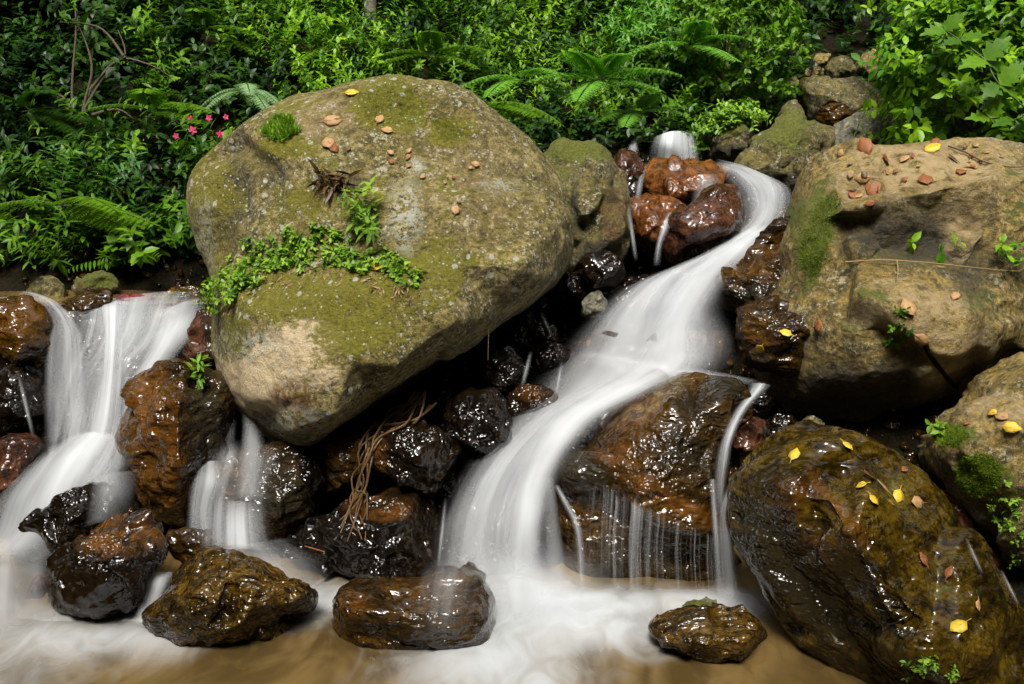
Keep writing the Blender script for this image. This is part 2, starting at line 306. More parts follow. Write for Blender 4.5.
# ------------------------------------------------------------------ rocks
BVH = []      # (name, tree)
def catmull_closed(p, n):
    p = np.asarray(p, float); m = len(p); seg = np.linalg.norm(np.roll(p, -1, 0) - p, axis=1); cum = np.concatenate([[0], np.cumsum(seg)])
    t = np.linspace(0, cum[-1], n, endpoint=False); i = np.clip(np.searchsorted(cum, t, side='right') - 1, 0, m - 1); f = ((t - cum[i]) / seg[i])[:, None]
    p0, p1, p2, p3 = p[(i - 1) % m], p[i], p[(i + 1) % m], p[(i + 2) % m]
    return .5 * (2 * p1 + (p2 - p0) * f + (2 * p0 - 5 * p1 + 4 * p2 - p3) * f * f + (3 * p1 - p0 - 3 * p2 + p3) * f ** 3)
def tri_interp(pts, h, edges, q):
    vs, es, fs, ov, oe, of = delaunay_2d_cdt([Vector(p) for p in pts], edges, [], 0, 1e-4)
    vs = np.array([list(v) for v in vs]); hv = np.array([h[o[0]] if o else 0 for o in ov])
    out = np.full(len(q), np.nan)
    for f in fs:
        a, b, c = vs[f[0]], vs[f[1]], vs[f[2]]; det = (b[0] - a[0]) * (c[1] - a[1]) - (c[0] - a[0]) * (b[1] - a[1])
        if abs(det) < 1e-9: continue
        l1 = ((q[:, 0] - a[0]) * (c[1] - a[1]) - (c[0] - a[0]) * (q[:, 1] - a[1])) / det
        l2 = ((b[0] - a[0]) * (q[:, 1] - a[1]) - (q[:, 0] - a[0]) * (b[1] - a[1])) / det
        m = (l1 >= -1e-3) & (l2 >= -1e-3) & (l1 + l2 <= 1.002)
        out[m] = hv[f[0]] + l1[m] * (hv[f[1]] - hv[f[0]]) + l2[m] * (hv[f[2]] - hv[f[0]])
    return out
def rock(outline, d, label, mat='wet', h=None, H=None, back=None, name='rock', cat='rock', masks=None, noise=1.0, smooth=1, group=None, res=2.2, tilt=0.0, seed=None, ridge=.5, strata=None, chop=None, facet=.17, edge=7):
    """outline traced around the boulder at depth d; h: points (x, y, height in metres toward the viewer) where its facets meet"""
    ol = np.array(outline, float); seed = seed if seed is not None else int(ol.sum()) % 997; rg = np.random.default_rng(seed)
    a = ol; b = np.roll(ol, -1, 0); cr = a[:, 0] * b[:, 1] - b[:, 0] * a[:, 1]; A = cr.sum() / 2
    c = ((a + b) * cr[:, None]).sum(0) / (6 * A); wpx = np.ptp(ol[:, 0]); hpx = np.ptp(ol[:, 1]); sz = math.sqrt(abs(A)) / F * d
    if H is None: H = .45 * sz
    h_given = h is not None
    if h is None:
        h = []; k = 9 if sz > .25 else 6
        for i in range(k):
            an = 2 * math.pi * (i + rg.uniform(-.3, .3)) / k; rr = rg.uniform(.35, .72)
            o = c + (ol[int(i * len(ol) / k) % len(ol)] - c) * rr
            h.append((o[0], o[1], H * rg.uniform(.5, 1.05)))
        h.append((c[0] + rg.uniform(-.12, .12) * wpx, c[1] + rg.uniform(-.12, .12) * hpx, H * rg.uniform(.9, 1.15)))
    h = np.array(h, float)
    per = np.linalg.norm(b - a, axis=1).sum(); N = int(np.clip(per / res, 48, 640)); Mf = int(np.clip(min(wpx, hpx) / res * .75, 16, 130)); Mb = max(10, Mf // 4)
    B = catmull_closed(ol, N)
    # idw heights on the outline
    dd = np.linalg.norm(ol[:, None] - h[None, :, :2], axis=2); w = 1 / (dd ** 3 + 1); ho = (w * h[None, :, 2]).sum(1) / w.sum(1) * .78
    pts = np.concatenate([ol, h[:, :2]]); hh = np.concatenate([ho, h[:, 2]]); m = len(ol)
    phi = np.linspace(0.02, math.pi / 2, Mf); t = np.sin(phi); t[-1] = 1
    Q = c + (B - c)[None] * t[:, None, None]
    q = Q.reshape(-1, 2); hv = tri_interp(pts, hh, [(i, (i + 1) % m) for i in range(m)], q)
    bad = np.isnan(hv)
    if bad.any():
        dd = np.linalg.norm(q[bad][:, None] - pts[None], axis=2); hv[bad] = hh[dd.argmin(1)]
    hv = hv.reshape(Mf, N)
    for _ in range(smooth * 2):
        g = hv.copy(); g[1:-1] = (hv[:-2] + hv[2:] + 2 * hv[1:-1]) / 4; hv = (np.roll(g, 1, 1) + np.roll(g, -1, 1) + 2 * g) / 4
        hv[0] = hv[0].mean() * .5 + hv[0] * .5
    prof = np.sqrt(np.clip(1 - t ** edge, 0, 1)); fh = hv * prof[:, None]
    D = d - fh + tilt * (Q[..., 1] - c[1]) / F * d * 0
    Vf = P(Q[..., 0], Q[..., 1], D)
    back = back if back is not None else .5 * sz
    tb = np.cos(np.linspace(0, math.pi / 2, Mb + 1)[1:]); tb[-1] = .02; zb = np.sqrt(1 - tb ** 2)
    Qb = c + (B - c)[None] * tb[:, None, None]; 
    # the rear half is built from the same outline in metres at depth d, so it does not fan out behind
    Vb = P(Qb[..., 0], Qb[..., 1], np.full(Qb.shape[:2], d)) + (zb * back)[:, None, None] * np.array([0, 1.0, -.05])
    V = np.concatenate([Vf, Vb]); nr = V.shape[0]; V = V.reshape(-1, 3); faces = gridfaces(nr, N, True)
    V = np.concatenate([V, [Vf[0].mean(0)], [Vb[-1].mean(0)]]); i0 = nr * N
    ar = np.arange(N); cap1 = np.stack([np.full(N, i0), (ar + 1) % N, ar], 1); cap2 = np.stack([np.full(N, i0 + 1), (nr - 1) * N + ar, (nr - 1) * N + (ar + 1) % N], 1)
    # normals
    fn = np.cross(V[faces[:, 2]] - V[faces[:, 0]], V[faces[:, 3]] - V[faces[:, 1]]); vn = np.zeros_like(V)
    for k in range(4): np.add.at(vn, faces[:, k], fn)
    vn /= np.linalg.norm(vn, axis=1)[:, None] + 1e-12
    if (vn[: N * Mf // 2] @ FW).mean() > 0: vn = -vn; faces = faces[:, ::-1]; cap1 = cap1[:, ::-1]; cap2 = cap2[:, ::-1]
    # flat fracture faces: cut the stone back to planes that look out of its front and top
    cen = V.mean(0); nc = (4 if h_given else 8) if chop is None else chop
    for _ in range(nc):
        pn = rg.normal(size=3) * [1, .5, 1]; pn[1] = -abs(pn[1]) - (.9 if h_given else .35); pn /= np.linalg.norm(pn); pr = (V - cen) @ pn
        ex = pr - np.quantile(pr, rg.uniform(.90, .975) if h_given else rg.uniform(.85, .965)); m_ = ex > 0; V[m_] -= pn * (ex[m_] * .88)[:, None]
    off = rg.uniform(0, 60, 3); q3 = V + off; fr = 2.2 / max(sz, .12) ** .6
    if strata is not None:
        sv = np.array(strata[:3], float); sv /= np.linalg.norm(sv); q3s = q3 + np.outer(q3 @ sv, sv) * strata[3]
    else: q3s = q3
    amp = .062 * min(sz, 1) ** .75 * max(sz, 1) ** .2 * noise
    dsp = amp * 1.0 * (fbm(q3s * fr, 5) * (1 - ridge) + ridge * fbm(q3s * fr * 1.3, 5, True)) + .0055 * noise * fbm(q3 * 20, 4)
    bb = V.max(0) - V.min(0); sd_ = V.min(0) + rg.uniform(0, 1, (60, 3)) * bb; gd = rg.normal(size=(60, 3)); cs = (bb.prod() / 60) ** (1 / 3)
    pw = V + .12 * cs * np.stack([perlin(q3 * 4 / cs * .3), perlin(q3 * 4 / cs * .3 + 9), perlin(q3 * 4 / cs * .3 + 19)], 1) * 3
    ds = ((pw[:, None] - sd_[None]) ** 2).sum(2); wgt = np.exp(-(ds - ds.min(1, keepdims=True)) / (2 * (cs * .16) ** 2)); wgt /= wgt.sum(1, keepdims=True)
    pl = (((V[:, None] - sd_[None]) * gd[None]).sum(2) * wgt).sum(1) * facet
    dsp = dsp + np.clip(pl, -.09 * sz - .01, .09 * sz + .01)
    dsp -= dsp.mean()
    V = V + vn * dsp[:, None]
    px = np.concatenate([Q.reshape(-1, 2), Qb.reshape(-1, 2), [c], [c]]); at = {}
    wq = fbm(q3 * 6, 4) * 10
    for k, bl in (masks or {}).items():
        mval = np.zeros(len(V))
        for (bx, by, rx, ry, *rest) in bl:
            st = rest[0] if rest else 1.0; an = R(rest[1]) if len(rest) > 1 else 0
            ux = (px[:, 0] - bx) * math.cos(an) + (px[:, 1] - by) * math.sin(an); uy = -(px[:, 0] - bx) * math.sin(an) + (px[:, 1] - by) * math.cos(an)
            r = np.sqrt((ux / rx) ** 2 + (uy / ry) ** 2) + wq * .02; mval = np.maximum(mval, st * np.clip(1.6 - 1.2 * r, 0, 1))
        at['m_' + k] = mval
    o = mesh_obj(name, V, [faces, cap1, cap2], M[mat], attrs=at); tag(o, label, cat, group)
    BVH.append((o, BVHTree.FromPolygons([tuple(v) for v in V[: Mf * N]], [tuple(f) for f in faces[: (Mf - 1) * N]])))
    return o
def hit(px, py, only=None):
    dr = P(px, py, 1.0) - CAM; dr = Vector(dr).normalized(); best = None
    for o, tr in BVH:
        if only is not None and o is not only: continue
        r = tr.ray_cast(Vector(CAM), dr)
        if r[0] is not None and (best is None or r[3] < best[2]):
            n = r[1] if r[1].dot(dr) < 0 else -r[1]; best = (np.array(r[0]), np.array(n), r[3], o)
    return best

big = rock([(190,185),(196,168),(215,150),(240,132),(270,115),(300,100),(340,90),(375,80),(410,76),(435,80),(465,93),(500,115),(530,140),(550,160),(565,185),(571,208),(573,235),(570,262),(558,283),(535,300),(505,318),(470,345),(440,368),(405,390),(380,408),(350,428),(325,450),(304,457),(284,450),(262,428),(240,410),(225,385),(216,355),(213,325),(212,300),(205,270),(195,240),(188,210)],
    6.3, 'huge pale mossy boulder with lichen spots and green plants on a ledge, centre left', 'dry', name='boulder', cat='boulder', noise=.5, chop=0, facet=.05, edge=16, res=1.9, smooth=1, back=1.3,
    h=[(552,228,.62),(520,268,.82),(455,320,.98),(395,364,1.04),(335,414,1.02),(294,430,.98),(250,398,.84),(285,140,.42),(250,165,.42),(330,185,.62),(400,105,.30),(350,125,.38),(450,190,.66),(400,240,.80),(330,250,.70),(270,262,.62),(235,290,.66),
       (250,312,.80),(330,292,.92),(400,285,.95),(300,345,1.02),(255,365,.78),(350,360,1.05),(225,215,.35),(490,150,.42),(540,195,.40),(560,230,.30),(300,395,1.04),(212,250,.26),(460,265,.84),(500,225,.66)],
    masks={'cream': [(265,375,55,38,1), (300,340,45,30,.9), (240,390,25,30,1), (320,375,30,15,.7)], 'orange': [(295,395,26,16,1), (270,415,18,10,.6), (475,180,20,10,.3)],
           'dark': [(235,190,22,55,.75), (270,175,25,30,.55), (560,285,50,9,1,-38), (465,356,90,8,1,-36), (350,438,55,7,.8,-33), (352,183,14,20,.8)],  # long dark strips paint the underside's shade along the lower right edge
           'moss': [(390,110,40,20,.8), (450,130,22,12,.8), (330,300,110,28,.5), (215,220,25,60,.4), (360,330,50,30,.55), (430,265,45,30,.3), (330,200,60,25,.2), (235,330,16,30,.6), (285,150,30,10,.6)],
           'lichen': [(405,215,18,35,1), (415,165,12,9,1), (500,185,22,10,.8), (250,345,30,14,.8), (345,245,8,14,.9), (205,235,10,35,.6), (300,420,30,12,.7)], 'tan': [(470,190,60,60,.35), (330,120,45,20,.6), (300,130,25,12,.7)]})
rock([(548,150),(560,141),(585,140),(605,150),(618,168),(628,190),(633,220),(630,245),(620,262),(600,272),(580,280),(555,290),(530,270),(530,180)], 6.95, 'rounded mossy rock standing right behind the huge pale boulder', 'mossy',
    h=[(575,160,.15),(600,175,.35),(590,200,.42),(575,230,.30),(612,215,.42),(600,250,.40),(555,180,.2)], masks={'moss': [(580,150,35,14,1), (555,200,20,50,.5)], 'orange': [(615,215,14,40,.7)], 'dark': [(600,260,30,20,1), (575,215,8,45,.8), (612,180,6,25,.6)]}, cat='rock')
rock([(640,178),(646,163),(660,157),(680,158),(702,163),(722,176),(720,190),(700,202),(672,205),(648,198)], 7.5, 'flat topped rust orange rock just below the uppermost small fall', 'orange', h=[(655,165,.15),(690,168,.18),(650,188,.38),(680,190,.42),(705,190,.36)], noise=.7, masks={'dark': [(680,203,45,8,1)]})
rock([(624,207),(640,197),(660,195),(682,203),(697,215),(694,238),(675,252),(650,247),(634,236)], 7.15, 'rust orange rock lying left of the red brown faceted rock', 'orange', h=[(640,208,.16),(665,206,.18),(645,228,.34),(670,225,.36),(685,235,.32)], noise=.7, masks={'dark': [(650,246,22,7,.8)]})
rock([(667,238),(671,215),(690,206),(704,191),(722,183),(737,190),(743,210),(738,230),(715,241),(692,250),(672,256)], 6.95, 'red brown faceted rock beside the white water bend', 'redbrown', h=[(700,205,.3),(720,195,.3),(728,222,.36),(705,228,.4),(685,225,.38),(690,240,.34)], smooth=1)
rock([(606,160),(618,150),(635,152),(645,165),(640,188),(625,198),(610,185)], 7.4, 'small dark red rock left of the flat topped orange rock', 'redbrown')
rock([(560,190),(620,170),(650,190),(655,240),(640,290),(600,300),(560,280)], 7.45, 'dark rock mass behind the rounded mossy rock', 'wet')
rock([(690,150),(694,127),(713,114),(745,109),(766,115),(774,130),(765,145),(748,158),(722,164),(700,162)], 8.3, 'low mossy rock covered in grass right of the uppermost fall', 'mossy', masks={'moss': [(725,120,45,18,1)], 'dark': [(735,155,40,12,1)]})
rock([(733,168),(750,150),(762,135),(776,119),(788,104),(797,100),(803,109),(807,122),(822,123),(835,129),(838,142),(826,160),(814,178),(800,194),(775,194),(750,182)], 7.95, 'pointed yellow green lichen covered rock above the stream bend', 'mossy',
    h=[(790,115,.15),(775,140,.32),(800,135,.38),(765,158,.35),(800,160,.42),(825,140,.25),(780,172,.42)], masks={'moss': [(785,130,30,30,.6)], 'dark': [(780,186,45,12,1)]}, smooth=1)
rock([(812,152),(832,132),(852,116),(880,106),(900,120),(900,150),(860,162),(830,162)], 8.0, 'smooth grey slab rock between the pointed rock and the leafy bush', 'grey')
rock([(802,84),(812,79),(835,77),(858,80),(880,90),(885,112),(862,122),(840,122),(815,124),(803,112)], 9.1, 'square brown rock block in the upper gully', 'mossy', h=[(812,86,.2),(860,86,.2),(830,100,.42),(860,108,.38),(812,112,.35)], masks={'dark': [(835,115,30,12,.5)]})
rock([(825,76),(829,62),(840,55),(855,57),(860,68),(855,79),(840,82)], 9.5, 'round olive rock sitting on the square brown block', 'mossy')
rock([(805,78),(808,68),(820,65),(829,70),(827,80),(812,82)], 9.55, 'small tan rock left of the round olive rock', 'tan')
rock([(806,66),(810,55),(825,52),(833,58),(828,66),(815,68)], 9.8, 'topmost small brown rock of the upper gully', 'tan')
rock([(858,72),(862,56),(880,49),(900,55),(905,75),(880,82)], 9.7, 'tan rock half hidden behind the leafy bush', 'tan')
rock([(787,112),(788,85),(797,76),(808,80),(810,110),(800,118)], 9.3, 'narrow brown rock left of the square block', 'tan')
rock([(817,122),(822,108),(840,101),(856,104),(860,118),(845,128),(828,130)], 8.7, 'thin dark ledge rock in front of the square block', 'wetbrown')
rock([(720,276),(738,260),(762,240),(782,218),(800,225),(830,270),(832,300),(800,322),(765,325),(738,312),(724,296)], 6.55, 'flat dark wet slab at the right bank of the white water', 'wetbrown', h=[(770,245,.08),(745,272,.28),(790,262,.3),(745,290,.42),(785,292,.42),(760,305,.4)], masks={'dark': [(765,300,60,16,1)]}, strata=(.3,.2,.9,1.5))
rock([(738,330),(742,308),(762,298),(800,298),(830,310),(830,340),(800,372),(770,375),(745,358)], 6.05, 'small stepped brown ledge holding two yellow leaves', 'wetbrown', h=[(765,305,.15),(800,310,.2),(755,325,.32),(795,330,.36),(765,350,.28)], masks={'orange': [(760,345,22,10,.8)], 'dark': [(755,360,25,10,.8)]}, strata=(0,.2,1,2.0))
right = rock([(1075,150),(1040,143),(985,138),(930,139),(880,146),(842,155),(820,166),(806,185),(796,205),(786,228),(780,252),(783,275),(776,300),(758,320),(750,345),(757,368),(772,388),(790,408),(820,418),(860,423),(900,421),(940,422),(970,412),(1000,392),(1022,365),(1075,350)],
    6.3, 'large tan boulder with a flat leaf strewn top at the right edge', 'tan', name='boulder', cat='boulder', noise=.6, chop=0, facet=.11, res=1.9, smooth=1, back=1.2,
    h=[(830,180,.30),(880,160,.18),(960,150,.18),(1040,155,.2),(845,210,.62),(900,198,.68),(955,186,.68),(1000,172,.62),(1045,180,.55),(865,222,.56),(930,212,.56),(880,250,.55),(930,245,.57),(985,225,.62),(1000,260,.66),(850,280,.64),(905,272,.72),(960,270,.76),
       (850,330,.86),(905,320,.92),(960,320,.92),(1010,300,.8),(870,375,.86),(930,370,.92),(980,350,.84),(820,398,.55),(890,408,.62),(950,402,.55),(815,220,.46),(800,262,.46),(812,298,.60),(790,335,.52),(785,365,.50),(805,382,.55),(1040,300,.5)],
    masks={'dark': [(905,236,85,34,1), (970,262,32,60,.8), (900,385,110,25,.8), (850,232,28,30,.7), (870,408,90,16,.9), (790,385,30,30,.5), (800,350,30,18,.4), (990,370,40,20,.7), (975,345,18,26,.7)], 'moss': [(815,240,16,55,1,15), (860,325,40,32,.55), (800,215,14,22,.8), (905,265,60,14,.3), (1015,200,18,60,.35), (850,395,60,20,.3), (985,300,30,30,.4)],  # dark blobs also paint shade into the cavities below the top rim
           'tan': [(940,165,90,28,1), (965,215,22,35,.9), (920,320,60,30,.8), (870,185,40,16,.8), (960,395,40,16,.5), (945,345,40,40,.8)], 'lichen': [(850,330,30,26,.7)]})
slant = rock([(728,505),(734,482),(755,461),(785,446),(820,438),(860,441),(892,452),(925,478),(955,510),(985,560),(1015,600),(1060,660),(1085,740),(1000,780),(900,760),(850,695),(815,662),(788,628),(763,588),(742,552),(730,528)],
    4.75, 'long slanting wet brown and olive boulder in the lower right foreground', 'slant', name='boulder', cat='boulder', noise=.6, chop=0, facet=.12, res=1.9, smooth=1, back=.7,
    h=[(790,462,.22),(830,458,.28),(870,462,.2),(830,500,.50),(870,500,.45),(900,500,.33),(855,545,.62),(900,545,.52),(885,590,.74),(930,590,.6),(950,560,.4),(920,640,.85),(980,640,.6),(980,710,.8),(760,490,.25),(775,530,.20),(800,575,.24),(830,615,.30),(870,655,.38),(910,715,.5),(740,515,.08),(1010,630,.4)],
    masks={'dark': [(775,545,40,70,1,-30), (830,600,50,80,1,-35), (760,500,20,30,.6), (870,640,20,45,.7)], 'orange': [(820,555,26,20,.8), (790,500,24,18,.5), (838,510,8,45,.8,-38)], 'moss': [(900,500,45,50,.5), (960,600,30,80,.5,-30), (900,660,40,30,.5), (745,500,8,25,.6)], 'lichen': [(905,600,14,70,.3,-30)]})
corner = rock([(931,443),(943,420),(960,406),(985,385),(1012,368),(1045,352),(1090,370),(1095,560),(1050,620),(1018,600),(996,556),(972,522),(952,494),(936,468)], 5.3, 'brown mossy boulder cut off by the lower right edge, above the slanting one', 'tan', name='boulder', cat='boulder',
    h=[(955,425,.25),(1000,400,.3),(1040,390,.3),(975,450,.45),(1010,440,.5),(1000,490,.45),(1030,480,.5),(1020,540,.4),(965,480,.3)], masks={'moss': [(955,436,22,12,1), (980,475,32,24,1), (1010,540,20,50,.6)], 'dark': [(975,520,20,50,.8,-30), (1015,570,30,30,.6)], 'tan': [(1005,410,40,20,.7)]}, noise=.7)
mid = rock([(553,490),(558,468),(578,452),(598,428),(618,402),(648,382),(688,375),(722,376),(744,384),(752,400),(746,430),(738,460),(734,500),(742,540),(738,580),(720,598),(650,602),(595,600),(568,585),(553,535)],
    5.75, 'broad dark brown wet rock with a curtain of water threads below its lip', 'wetbrown', name='boulder', cat='boulder', smooth=1, noise=.5, chop=0, facet=.12, res=1.9,
    h=[(640,395,.12),(695,385,.12),(600,440,.35),(640,435,.42),(672,405,.40),(725,395,.36),(690,440,.52),(730,450,.40),(665,475,.58),(715,500,.56),(610,472,.48),(600,484,.46),(630,503,.58),(665,522,.60),(705,536,.60),(728,542,.5),(612,508,.34),(645,535,.36),(690,556,.38),(725,565,.34),(580,475,.42),(572,500,.36),(620,575,.36),(680,590,.38),(575,560,.32)],
    masks={'orange': [(640,415,30,20,.8,-30), (670,500,60,10,1,28), (615,455,20,12,.8)], 'dark': [(700,440,50,50,.6), (585,478,25,25,1), (640,550,80,30,.8), (725,390,25,14,.8)], 'tan': [(650,402,35,12,.35,-30)]}, strata=(-.5,.2,.8,.6))  # dark blobs include painted shade in the recess beneath the lip
rock([(121,432),(124,402),(135,383),(155,371),(180,366),(205,368),(222,380),(230,410),(228,460),(222,500),(198,528),(168,524),(146,512),(131,490),(124,460)], 6.0, 'tall squarish brown rock between the left falls', 'wetbrown', name='boulder', cat='boulder', chop=1,
    h=[(150,385,.18),(180,378,.2),(210,385,.18),(138,415,.4),(178,400,.5),(140,470,.4),(178,460,.56),(170,500,.45),(205,440,.3),(208,490,.25)], smooth=0, masks={'orange': [(150,410,28,45,.9), (172,470,12,50,.8), (145,480,20,20,.6)], 'dark': [(207,440,22,80,1)]})  # dark blob paints the shaded right face
rock([(47,590),(54,562),(74,541),(104,526),(138,516),(158,522),(164,548),(152,575),(142,602),(122,618),(92,625),(66,622),(50,610)], 5.15, 'dark wet rock with rusty top at lower left, left of the ribbed rock', 'wet', h=[(100,540,.15),(140,530,.12),(75,560,.3),(115,560,.36),(150,545,.2),(70,600,.3),(100,595,.38),(130,590,.3)], smooth=1, masks={'orange': [(115,540,40,16,1), (145,535,20,16,.8)]}, noise=0.7)
rock([(139,628),(153,602),(178,577),(204,551),(222,553),(238,558),(262,565),(285,578),(305,590),(309,603),(286,617),(256,636),(226,650),(186,653),(155,645)], 4.95, 'golden brown ribbed wet rock in the lower left pool', 'layer',
    h=[(205,565,.12),(190,590,.3),(230,575,.25),(175,620,.36),(215,605,.42),(222,608,.28),(255,595,.38),(275,600,.3),(205,632,.38),(240,625,.38)], smooth=1, noise=0.8, strata=(-.6,.1,.75,1.6))
rock([(214,650),(235,632),(265,620),(290,625),(285,645),(255,658),(230,662)], 4.85, 'low yellow brown stone awash in front of the ribbed rock', 'layer')
rock([(4,548),(14,530),(40,510),(70,493),(95,485),(118,494),(120,520),(90,540),(58,562),(26,570),(8,562)], 5.5, 'black wet rock at far left with water sliding over its upper right end', 'wet', smooth=1, noise=0.8)
rock([(334,604),(338,594),(350,586),(385,582),(420,584),(438,577),(445,575),(474,576),(484,580),(491,590),(493,600),(493,630),(491,648),(485,658),(472,662),(430,662),(380,655),(346,642),(337,628)], 4.95, 'flat block of dark wet rock standing in the pool under the main fall', 'wetbrown', chop=0, facet=.08, edge=14, noise=.8, name='rock',
    h=[(360,592,.12),(440,586,.14),(480,590,.12),(350,610,.3),(400,612,.34),(450,612,.36),(482,612,.3),(370,638,.3),(430,645,.34),(475,640,.3)], smooth=1, masks={'orange': [(355,605,18,12,.8)], 'dark': [(440,630,50,30,.5)]}, strata=(0,.1,1,1.5))
rock([(647,627),(662,616),(700,612),(738,611),(755,617),(768,632),(775,650),(762,661),(720,666),(680,656),(656,643)], 4.75, 'low brown wet stone in the pool under the thin right fall', 'layer', h=[(680,622,.12),(730,620,.14),(690,640,.26),(740,642,.28)], smooth=1)
rock([(679,608),(690,602),(710,600),(722,604),(722,613),(700,618),(684,616)], 4.98, 'tiny flat green stone behind the low brown stone in the pool', 'mossy', masks={'moss': [(700,606,30,10,1)]})
# left bank
rock([(-40,310),(0,298),(25,300),(45,318),(57,345),(50,362),(20,368),(-10,365),(-45,360)], 6.35, 'smooth brown rock at the left edge beside the left fall', 'wetbrown', masks={'orange': [(20,320,35,25,.6)]}, h=[(0,315,.15),(25,325,.3),(45,345,.25),(10,350,.4)])
rock([(-50,360),(0,345),(35,355),(50,385),(48,430),(20,450),(-20,455),(-60,440)], 6.25, 'black undercut rock below the smooth brown rock at the left edge', 'wet')
rock([(-50,450),(-10,440),(20,435),(42,450),(35,480),(10,510),(-30,520),(-60,490)], 5.95, 'dark reddish wet rock at the left edge under the trickle', 'redbrown')
rock([(22,290),(30,279),(48,277),(62,285),(66,298),(55,306),(32,305)], 7.05, 'small mossy rock under the bushes at the upper left pool', 'mossy')
rock([(50,318),(60,300),(85,290),(108,288),(113,302),(105,318),(95,340),(72,338)], 6.75, 'dark mossy rock at the lip of the left fall', 'wetbrown')
rock([(72,292),(78,278),(95,270),(112,276),(118,290),(100,300),(80,300)], 7.15, 'mossy hump rock behind the lip of the left fall', 'mossy', masks={'moss': [(95,278,25,15,.7)]})
rock([(136,336),(142,314),(162,305),(188,308),(206,322),(204,345),(175,350),(145,350)], 6.72, 'smooth brown stone veiled by the left fall', 'wetbrown', noise=.5)
rock([(155,300),(162,290),(185,288),(208,290),(212,302),(190,306),(165,306)], 7.05, 'flat orange brown stone at the edge of the upper left pool', 'layer')
rock([(183,372),(186,340),(196,318),(210,298),(226,310),(230,350),(225,385),(200,390)], 6.35, 'dark red rock wedged between left fall and the huge boulder', 'redbrown', masks={'dark': [(215,340,14,50,.8)]})
rock([(198,495),(212,472),(238,452),(268,440),(305,445),(318,480),(305,530),(280,555),(250,545),(225,520)], 5.9, 'brown wet rock below the tip of the huge boulder with water over it', 'wetbrown', masks={'dark': [(280,490,40,40,1)]}, h=[(225,485,.2),(255,460,.2),(240,505,.36),(275,500,.4)])
rock([(600,300),(640,280),(690,262),(745,258),(752,300),(748,345),(700,352),(650,345),(600,338)], 6.85, 'dark bedrock step under the upper part of the white water', 'wet')
rock([(560,350),(600,332),(660,330),(740,335),(765,370),(750,400),(690,400),(620,420),(570,410),(545,385)], 6.4, 'dark bedrock step showing through the veil above the broad rock', 'wetbrown')
rock([(480,440),(530,400),(590,395),(620,420),(590,470),(560,510),(500,520),(465,490)], 6.05, 'dark bedrock under the lower part of the white water', 'wet')
rock([(116,300),(120,296),(135,294),(150,296),(154,300),(140,303),(122,303)], 6.85, 'flat pinkish red stone awash in the upper left pool', 'pinkrock', chop=0)
